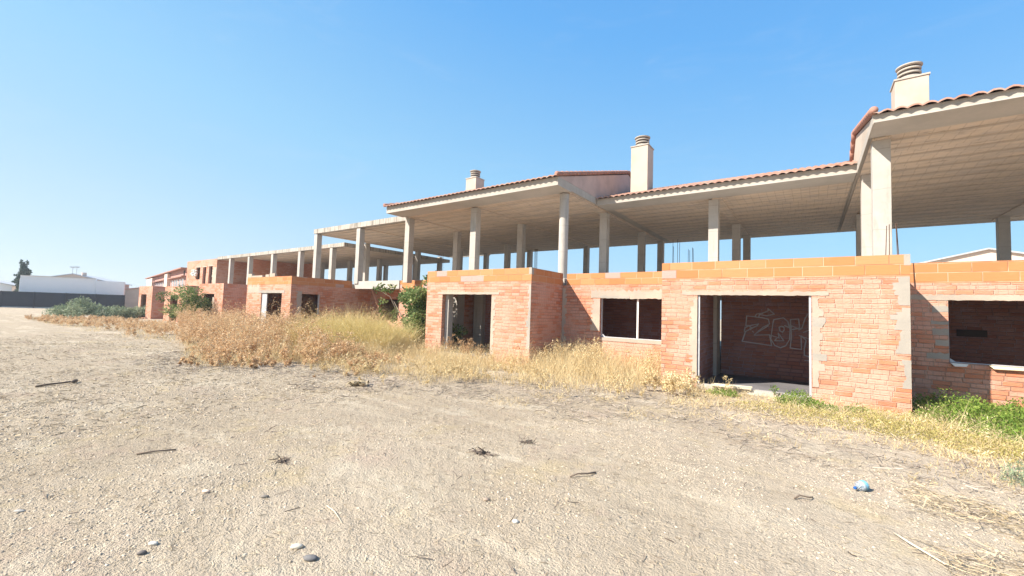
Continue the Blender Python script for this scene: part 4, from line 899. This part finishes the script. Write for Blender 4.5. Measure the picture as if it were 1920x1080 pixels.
# dead twigs along the weed edge
def twigs(n, xr, yr, keepf, Lr_, Wd, mat, name, label, tint=(.5, .25), lift=.01, bend=.35):
    x, y = region(n, *xr, *yr); k = keepf(x, y); x, y = x[k], y[k]; n = len(x); a = rng.uniform(0, 6.28, n)
    P = np.stack([x, y, gz(x, y) + rng.uniform(.002, lift, n)], 1)
    D = np.stack([np.cos(a), np.sin(a), rng.uniform(-.02, .22, n)], 1); D /= np.linalg.norm(D, axis=1, keepdims=True)
    L = rng.uniform(*Lr_, n); V, F, T = blades(P, D, L, rng.uniform(Wd*.6, Wd*1.4, n), bend, 2, np.clip(rng.normal(tint[0], tint[1], n), 0, 1), taper=False)
    V[:, 2] = np.maximum(V[:, 2], gz(V[:, 0], V[:, 1]) + .002)
    return stuff(np_mesh(name, V, F, T, mat), label, 'litter')
def k_edge(x, y):
    d = y - front(x); w = np.interp(x, [-16, -10, -4, 0, 2.5], [.7, 1.3, 1.6, 2.0, 2.6])
    return (d > -w*(1 + .4*nz(x, y, 1.3))) & (d < 1.0) & (rng.uniform(0, 1, len(x)) < .35 + .65*(nz(x, y, 2.2) > -.2))
twigs(26000, (-17, 3.2), (2.8, 10), k_edge, (.05, .24), .006, 'twig', 'twig_litter', 'grey dead twigs and stalks along the weed edge', lift=.05)
twigs(2600, (.75, 2.3), (4.2, 6.0), lambda x, y: (nz(x, y, 1.6) > -.4), (.04, .19), .0042, 'litter', 'dead_stalks', 'tangle of pale dead stalks at the right', (.45, .3), .06)
# straw litter over the open ground, thinning with distance
x_ = []
def k_lit(x, y):
    d = np.hypot(x, y); return (y < front(x) + .8) & (rng.uniform(0, 1, len(x)) < np.clip(1.4 - .035*d, .2, 1)) & (rng.uniform(0, 1, len(x)) < .35 + .65*(nz(x, y, .7) + .5*nz(x, y, 2.1) > -.25)) & (rng.uniform(0, 1, len(x)) < np.interp(x, [-8, -2, 1], [1, .75, .5]))
twigs(24000, (-7.5, 3.2), (.2, 7.2), k_lit, (.012, .06), .0034, 'litter', 'straw_litter', 'fine broken straw scattered over the dusty ground', (.42, .3), .008)
twigs(17000, (-26, -7.5), (.6, 6.5), k_lit, (.03, .10), .007, 'litter', 'far_litter', 'broken straw over the ground at the left', (.4, .3), .010)
twigs(700, (-14, 2.5), (.6, 7), lambda x, y: (y < front(x) - .2), (.03, .13), .006, 'twig', 'dark_scraps', 'small dark scraps of stalk lying over the open ground', (.05, .15), .012)
# pebbles
def pebbles(n, xr, yr, sr, name, label, keep=None):
    x, y = region(n, *xr, *yr)
    if keep is not None: k = keep(x, y); x, y = x[k], y[k]
    n = len(x); s = sr[0]*(rng.pareto(2.4, n) + 1).clip(1, sr[1]/sr[0])
    base = np.array([[1,0,0],[0,1,0],[-1,0,0],[0,-1,0],[.55,.55,.62],[-.55,.55,.62],[-.55,-.55,.62],[.55,-.55,.62]]) ; q = np.array([[0,1,4,7],[1,2,5,4],[2,3,6,5],[3,0,7,6],[4,5,6,7]])
    a = rng.uniform(0, 6.28, n); c, s_ = np.cos(a), np.sin(a); B = base[None]*(s[:, None, None])*rng.uniform(.6, 1.3, (n, 8, 3))
    Vx = B[..., 0]*c[:, None] - B[..., 1]*s_[:, None]*.7 + x[:, None]; Vy = B[..., 0]*s_[:, None] + B[..., 1]*c[:, None]*.7 + y[:, None]
    Vz = B[..., 2]*.8 + gz(x, y)[:, None] - .001
    V = np.stack([Vx, Vy, Vz], -1).reshape(-1, 3); F = (np.arange(n)[:, None, None]*8 + q[None]).reshape(-1, 4)
    return stuff(np_mesh(name, V, F, np.repeat(np.clip(rng.normal(.55, .22, n), 0, 1), 8), 'pebble'), label, 'gravel')
pebbles(110000, (-7.6, 3.2), (.2, 6.6), (.0046, .016), 'gravel', 'small pebbles and clods in the dusty foreground', lambda x, y: rng.uniform(0, 1, len(x)) < np.clip(1.25 - .1*np.hypot(x, y), .15, 1) * np.clip(.45 + .8*nz(x, y, 1.1) + .7*nz(x*.8 + y*.56, y*.8 - x*.56, .45), .06, 1))
pebbles(64000, (-26, -7.0), (.3, 6.8), (.0065, .022), 'far_gravel', 'clods over the open ground at the left', lambda x, y: rng.uniform(0, 1, len(x)) < np.clip(1.3 + .055*x, .1, 1) * np.where(nz(x, y, 1.3) + .6*nz(x, y, .5) > -.2, 1, .45))

# ------------------------------------------------------------------ single stones, sticks, rubbish
def stone(label, x, y, L, Wd, H, ang, col):
    mt = m_plain('stone_face', col, tuple(c*.8 for c in col), 30, .8)
    m = MB(); z = float(gz(x, y)); r = random.Random(int(x*991 + y*313)); n, k = 12, 6
    Rz = Matrix.Rotation(ang, 3, 'Z'); prof = []
    for j in range(k+1):
        t = math.pi*j/k; prof.append((max(math.sin(t), .02), math.cos(t)))
    for rad, h in prof:
        for i in range(n):
            t = 2*math.pi*i/n; w = 1 + r.uniform(-.07, .07)
            m.v.append(tuple(Vector((x, y, z + H*.28)) + Rz @ Vector((rad*math.cos(t)*L/2*w, rad*math.sin(t)*Wd/2*w, h*H/2))))
    for j in range(k):
        for i in range(n): m.f.append((j*n+i, (j+1)*n+i, (j+1)*n+(i+1) % n, j*n+(i+1) % n))
    m.f += [tuple(range(n)), tuple(k*n+i for i in reversed(range(n)))]
    return tag(m.build('stone', mt, smooth=True), label, 'stone', 'loose stones on the ground')
stone('large flat dark grey stone at the bottom of the picture', -2.76, 1.63, .10, .062, .035, .55, (.17, .16, .155))
stone('smooth cream stone just behind the dark grey one', -2.96, 1.64, .085, .05, .035, .75, (.66, .58, .46))
stone('pale oval stone touching a small dark one', -3.74, 1.04, .07, .04, .028, .6, (.62, .57, .49))
stone('small dark stone touching a pale oval one', -3.66, .96, .055, .04, .03, 1.1, (.17, .145, .13))
stone('brown grey pebble alone right of the twigs', -3.91, 1.85, .075, .035, .03, .8, (.23, .20, .17))
stone('cream pinkish stone farther left of the brown grey pebble', -4.39, 1.57, .08, .05, .03, .4, (.68, .52, .40))
stone('tiny dark brown stone nearest the camera', -2.55, 1.5, .035, .022, .018, .4, (.14, .10, .075))
stone('brownish round stone in the middle of the open ground', -2.37, 3.04, .06, .045, .03, .3, (.33, .25, .19))
stone('whitish round stone in the open sandy ground', -1.94, 2.88, .055, .045, .03, .2, (.70, .66, .58))
stone('slim light grey stone near the left edge', -5.18, .56, .085, .03, .025, .75, (.40, .37, .33))
def stick(label, pts, r0, r1, name='stick', mat='bark', knob=None):
    P = [(x, y, float(gz(x, y)) + h) for x, y, h in pts]; n = len(P); m = MB().tube(P, [r0 + (r1-r0)*k/(n-1) for k in range(n)], 6)
    if knob: m.lathe([(.01, -.09), (.032, -.05), (.036, .0), (.03, .06), (.01, .1)], P[-1], 8, Matrix.Rotation(R(90), 3, 'Y') @ Matrix.Rotation(R(35), 3, 'X'))
    return tag(m.build(name, mat, smooth=True), label, 'stick', 'loose sticks on the ground')
stick('long dark stick with a thick knob at its end on the open ground at left', [(-11.95, 1.35, .02), (-12.05, 1.55, .03), (-12.12, 1.75, .03), (-12.16, 1.9, .04)], .02, .016, knob=True)
stick('straight short brown stick lying alone at left', [(-6.06, 1.48, .01), (-5.98, 1.62, .02), (-5.88, 1.78, .012)], .011, .007)
stick('bent dark twig in the sandy ground before the near house', [(-1.99, 3.92, .01), (-1.94, 3.99, .03), (-1.86, 4.06, .03), (-1.83, 4.19, .01)], .007, .009)
stick('short curled twig right of the plastic bottle', [(-.12, 4.85, .01), (-.08, 4.92, .03), (-.01, 4.93, .03), (.02, 5.02, .01)], .008, .006)
stick('thin pale stalk lying near the bottom centre', [(-3.35, 2.1, .008), (-3.2, 2.08, .01), (-3.0, 2.02, .006)], .004, .003, mat='wood')
stick('forked pale stalk among the twigs at the right', [(.55, 4.65, .02), (.62, 4.5, .03), (.78, 4.3, .02)], .008, .007, mat='wood')
def clump(label, x, y, s, seed, mat='twig'):
    n = 60; r = np.random.default_rng(seed); P = np.stack([x + r.normal(0, s*.4, n), y + r.normal(0, s*.25, n), gz(x, y) + np.abs(r.normal(0, s*.1, n))], 1)
    D = r.normal(size=(n, 3))*np.array([1, 1, .35]); D /= np.linalg.norm(D, axis=1, keepdims=True)
    V, F, T = blades(P, D, r.uniform(.3, .9, n)*s, np.full(n, s*.07), .3, 2, np.clip(r.normal(.0, .15, n), 0, 1), taper=False)
    o = np_mesh('weed_clump', V, F, T, mat, None, (x, y, float(gz(x, y)))); return tag(o, label, 'dead weed', 'dark dead weed tufts on the open ground')
clump('dark dead weed tuft lying in the middle of the open ground', -3.14, 3.95, .17, 1)
clump('small dark weed tuft left of the middle of the open ground', -4.59, 2.34, .12, 2)
clump('tiny dark weed scrap beyond the middle tuft', -2.95, 4.6, .11, 3)
# curled dry leaves by the weed edge
cl = thing('curled_leaf', 'big curled dead leaves of a dried plant at the edge of the weeds', 'dry plant', (-7.83, 5.44, 0))
for k, (dx, dy, s, a) in enumerate(((0, 0, .17, .3), (.14, .05, .15, 1.5), (-.15, .02, .14, 2.6), (.05, .14, .16, .9), (-.05, -.08, .12, 2.0))):
    m = MB(); n = 6
    for i in range(n+1):
        for j in range(5):
            u, v = i/n - .5, j/4 - .5; w = math.cos(u*math.pi)*.9 + .15; an = v*w*2.6
            p = Matrix.Rotation(a*2.1, 3, 'Z') @ Vector((u*s*2, math.sin(an)*s*.5, s*.75 - math.cos(an)*s*.5 + .25*s*math.sin(i*1.7)))
            m.v.append((-7.83+dx+p.x, 5.44+dy+p.y, float(gz(-7.83, 5.44)) + p.z))
    for i in range(n):
        for j in range(4): m.f.append((i*5+j, (i+1)*5+j, (i+1)*5+j+1, i*5+j+1))
    o = m.build('leaf', 'deadleaf', cl, smooth=True); sm = o.modifiers.new('thick', 'SOLIDIFY'); sm.thickness = .004
# crushed water bottle
bt = thing('plastic_bottle', 'crushed clear plastic bottle with a blue cap and pale blue label lying in the straw', 'bottle', (.42, 5.6, 0))
BS = .66; bz = float(gz(.42, 5.6)); ax = Vector((.62, .74, .16)).normalized()
cr = ax.cross(Vector((0, 0, 1))).normalized(); u2 = cr.cross(ax); Rm = Matrix((cr, u2, ax)).transposed()
kp = NB('clear_plastic'); kp.b.inputs['Base Color'].default_value = (.66, .72, .80, 1); kp.b.inputs['Transmission Weight'].default_value = .85; kp.b.inputs['Roughness'].default_value = .18; kp.b.inputs['IOR'].default_value = 1.15
kl = NB('label_blue'); kl.b.inputs['Base Color'].default_value = (.16, .36, .47, 1); kl.b.inputs['Roughness'].default_value = .4
kw = NB('label_white'); kw.b.inputs['Base Color'].default_value = (.42, .48, .52, 1); kw.b.inputs['Roughness'].default_value = .4
kc = NB('cap_blue'); kc.b.inputs['Base Color'].default_value = (.02, .10, .32, 1); kc.b.inputs['Roughness'].default_value = .4
b0 = Vector((.37, 5.53, bz + .032))
m = MB().lathe([(a_*BS, b_*BS) for a_, b_ in [(.018, 0), (.02, .018), (.036, .035), (.062, .065), (.070, .085), (.064, .11), (.070, .13), (.064, .15), (.070, .17), (.062, .195), (.05, .21), (.02, .215)]], b0, 20, Rm)
rr_ = random.Random(4)
m.v = [tuple(Vector(p) + Vector((rr_.uniform(-1, 1), rr_.uniform(-1, 1), rr_.uniform(-1, 1)))*.0045) for p in m.v]
m.build('bottle_body', kp.m, bt, smooth=False)
MB().lathe([(a_*BS, b_*BS) for a_, b_ in [(.070, .095), (.0725, .10), (.0725, .13), (.070, .135)]], b0, 20, Rm).build('bottle_label', kw.m, bt, smooth=True)
MB().lathe([(a_*BS, b_*BS) for a_, b_ in [(.0705, .14), (.073, .145), (.073, .185), (.0705, .19)]], b0, 20, Rm).build('bottle_label', kl.m, bt, smooth=True)
MB().lathe([(a_*BS, b_*BS) for a_, b_ in [(.019, -.018), (.022, -.015), (.022, .006), (.019, .008)]], b0, 16, Rm).build('bottle_cap', kc.m, bt, smooth=True)

# ------------------------------------------------------------------ sky, sun, camera
SUN = Vector((-.455, -.62, .64)).normalized()
el = math.asin(SUN.z); az = math.atan2(SUN.x, SUN.y)
w = bpy.data.worlds.new('World'); scene.world = w; w.use_nodes = True; nt = w.node_tree
sky = nt.nodes.new('ShaderNodeTexSky'); sky.sky_type = 'NISHITA'; sky.sun_disc = False
sky.sun_elevation = el; sky.sun_rotation = az; sky.altitude = 200; sky.air_density = 1.0; sky.dust_density = .6; sky.ozone_density = 1.2
wc = nt.nodes.new('ShaderNodeTexCoord'); wx = nt.nodes.new('ShaderNodeSeparateXYZ'); nt.links.new(wc.outputs['Generated'], wx.inputs[0])
wr = nt.nodes.new('ShaderNodeValToRGB'); e = wr.color_ramp.elements
while len(e) < 6: e.new(.5)
for q, (t, c) in zip(e, ((-.12, (.72, .855, .965)), (0, (.61, .80, .965)), (.2, (.43, .725, .985)), (.32, (.355, .69, .99)), (.64, (.155, .485, .975)), (1.2, (.05, .24, .74)))):
    q.position = (t + .2) / 1.5; q.color = (*c, 1)
# the blue deepens with height and away from the sun's side
wd = nt.nodes.new('ShaderNodeVectorMath'); wd.operation = 'DOT_PRODUCT'; nt.links.new(wc.outputs['Generated'], wd.inputs[0]); wd.inputs[1].default_value = (-.59*.2, -.81*.2, 0)
ws = nt.nodes.new('ShaderNodeMath'); ws.operation = 'SUBTRACT'; nt.links.new(wx.outputs[2], ws.inputs[0]); nt.links.new(wd.outputs['Value'], ws.inputs[1])
wt = nt.nodes.new('ShaderNodeMath'); wt.operation = 'MULTIPLY_ADD'; nt.links.new(ws.outputs[0], wt.inputs[0]); wt.inputs[1].default_value = 1/1.5; wt.inputs[2].default_value = .2/1.5
nt.links.new(wt.outputs[0], wr.inputs[0])
wm = nt.nodes.new('ShaderNodeMix'); wm.data_type = 'RGBA'; wm.blend_type = 'MULTIPLY'; wm.inputs[0].default_value = 1; wm.inputs[7].default_value = (3.4, 3.4, 3.4, 1)
nt.links.new(wr.outputs[0], wm.inputs[6])
tn = nt.nodes.new('ShaderNodeMix'); tn.data_type = 'RGBA'; tn.inputs[0].default_value = .10
nt.links.new(wm.outputs[2], tn.inputs[6]); nt.links.new(sky.outputs[0], tn.inputs[7])
cm = nt.nodes.new('ShaderNodeMapping'); cm.inputs['Scale'].default_value = (1.6, 1.6, 7.0); cm.inputs['Rotation'].default_value = (.25, .1, .4); nt.links.new(wc.outputs['Generated'], cm.inputs[0])
cn = nt.nodes.new('ShaderNodeTexNoise'); cn.inputs['Scale'].default_value = 2.6; cn.inputs['Detail'].default_value = 7; cn.inputs['Roughness'].default_value = .68; cn.inputs['Distortion'].default_value = .6; nt.links.new(cm.outputs[0], cn.inputs['Vector'])
cr_ = nt.nodes.new('ShaderNodeMapRange'); cr_.interpolation_type = 'SMOOTHSTEP'; cr_.inputs[1].default_value = .50; cr_.inputs[2].default_value = .80; cr_.inputs[4].default_value = .10; nt.links.new(cn.outputs[0], cr_.inputs[0])
cx_ = nt.nodes.new('ShaderNodeMix'); cx_.data_type = 'RGBA'; cx_.inputs[7].default_value = (2.9, 3.1, 3.3, 1); nt.links.new(cr_.outputs[0], cx_.inputs[0]); nt.links.new(tn.outputs[2], cx_.inputs[6])
nt.links.new(cx_.outputs[2], nt.nodes['Background'].inputs[0]); nt.nodes['Background'].inputs[1].default_value = .125
sd = bpy.data.lights.new('Sun', 'SUN'); sd.energy = 5.0; sd.angle = R(.53); sd.color = (1, .93, .82)
so = bpy.data.objects.new('Sun', sd); COL.objects.link(so); so.rotation_euler = (-SUN).to_track_quat('-Z', 'Y').to_euler(); so.location = (-20, -20, 30)
hz = MB().box(-264, 164, -124, 264, -1.2, 11.5); hm = bpy.data.materials.new('thin_haze'); hm.use_nodes = True
hn = hm.node_tree; hn.nodes.remove(hn.nodes['Principled BSDF']); pv = hn.nodes.new('ShaderNodeVolumePrincipled'); pv.inputs['Color'].default_value = (.93, .96, 1, 1)
pv.inputs['Density'].default_value = .0008; pv.inputs['Anisotropy'].default_value = .2; hn.links.new(pv.outputs[0], hn.nodes['Material Output'].inputs['Volume'])
tag(hz.build('haze', hm), 'thin summer haze over the lot', 'haze', kind='stuff')
cam = bpy.data.cameras.new('Camera'); cam.sensor_width = 36; cam.sensor_fit = 'HORIZONTAL'; cam.lens = 785/1920*36; cam.clip_end = 3000; cam.clip_start = .05
co = bpy.data.objects.new('Camera', cam); COL.objects.link(co); scene.camera = co
Rc = Matrix(((.8155, .0037, .5788), (.5779, -.0609, -.8138), (.0322, .9981, -.0518)))
co.matrix_world = Matrix.Translation((0, 0, 1.7)) @ Rc.to_4x4()
scene.view_settings.view_transform = 'Standard'; scene.view_settings.look = 'None'; scene.view_settings.exposure = 1.2; scene.view_settings.gamma = 1
scene.render.resolution_x = 1024; scene.render.resolution_y = 576
scene.cycles.max_bounces = 8; scene.cycles.diffuse_bounces = 5
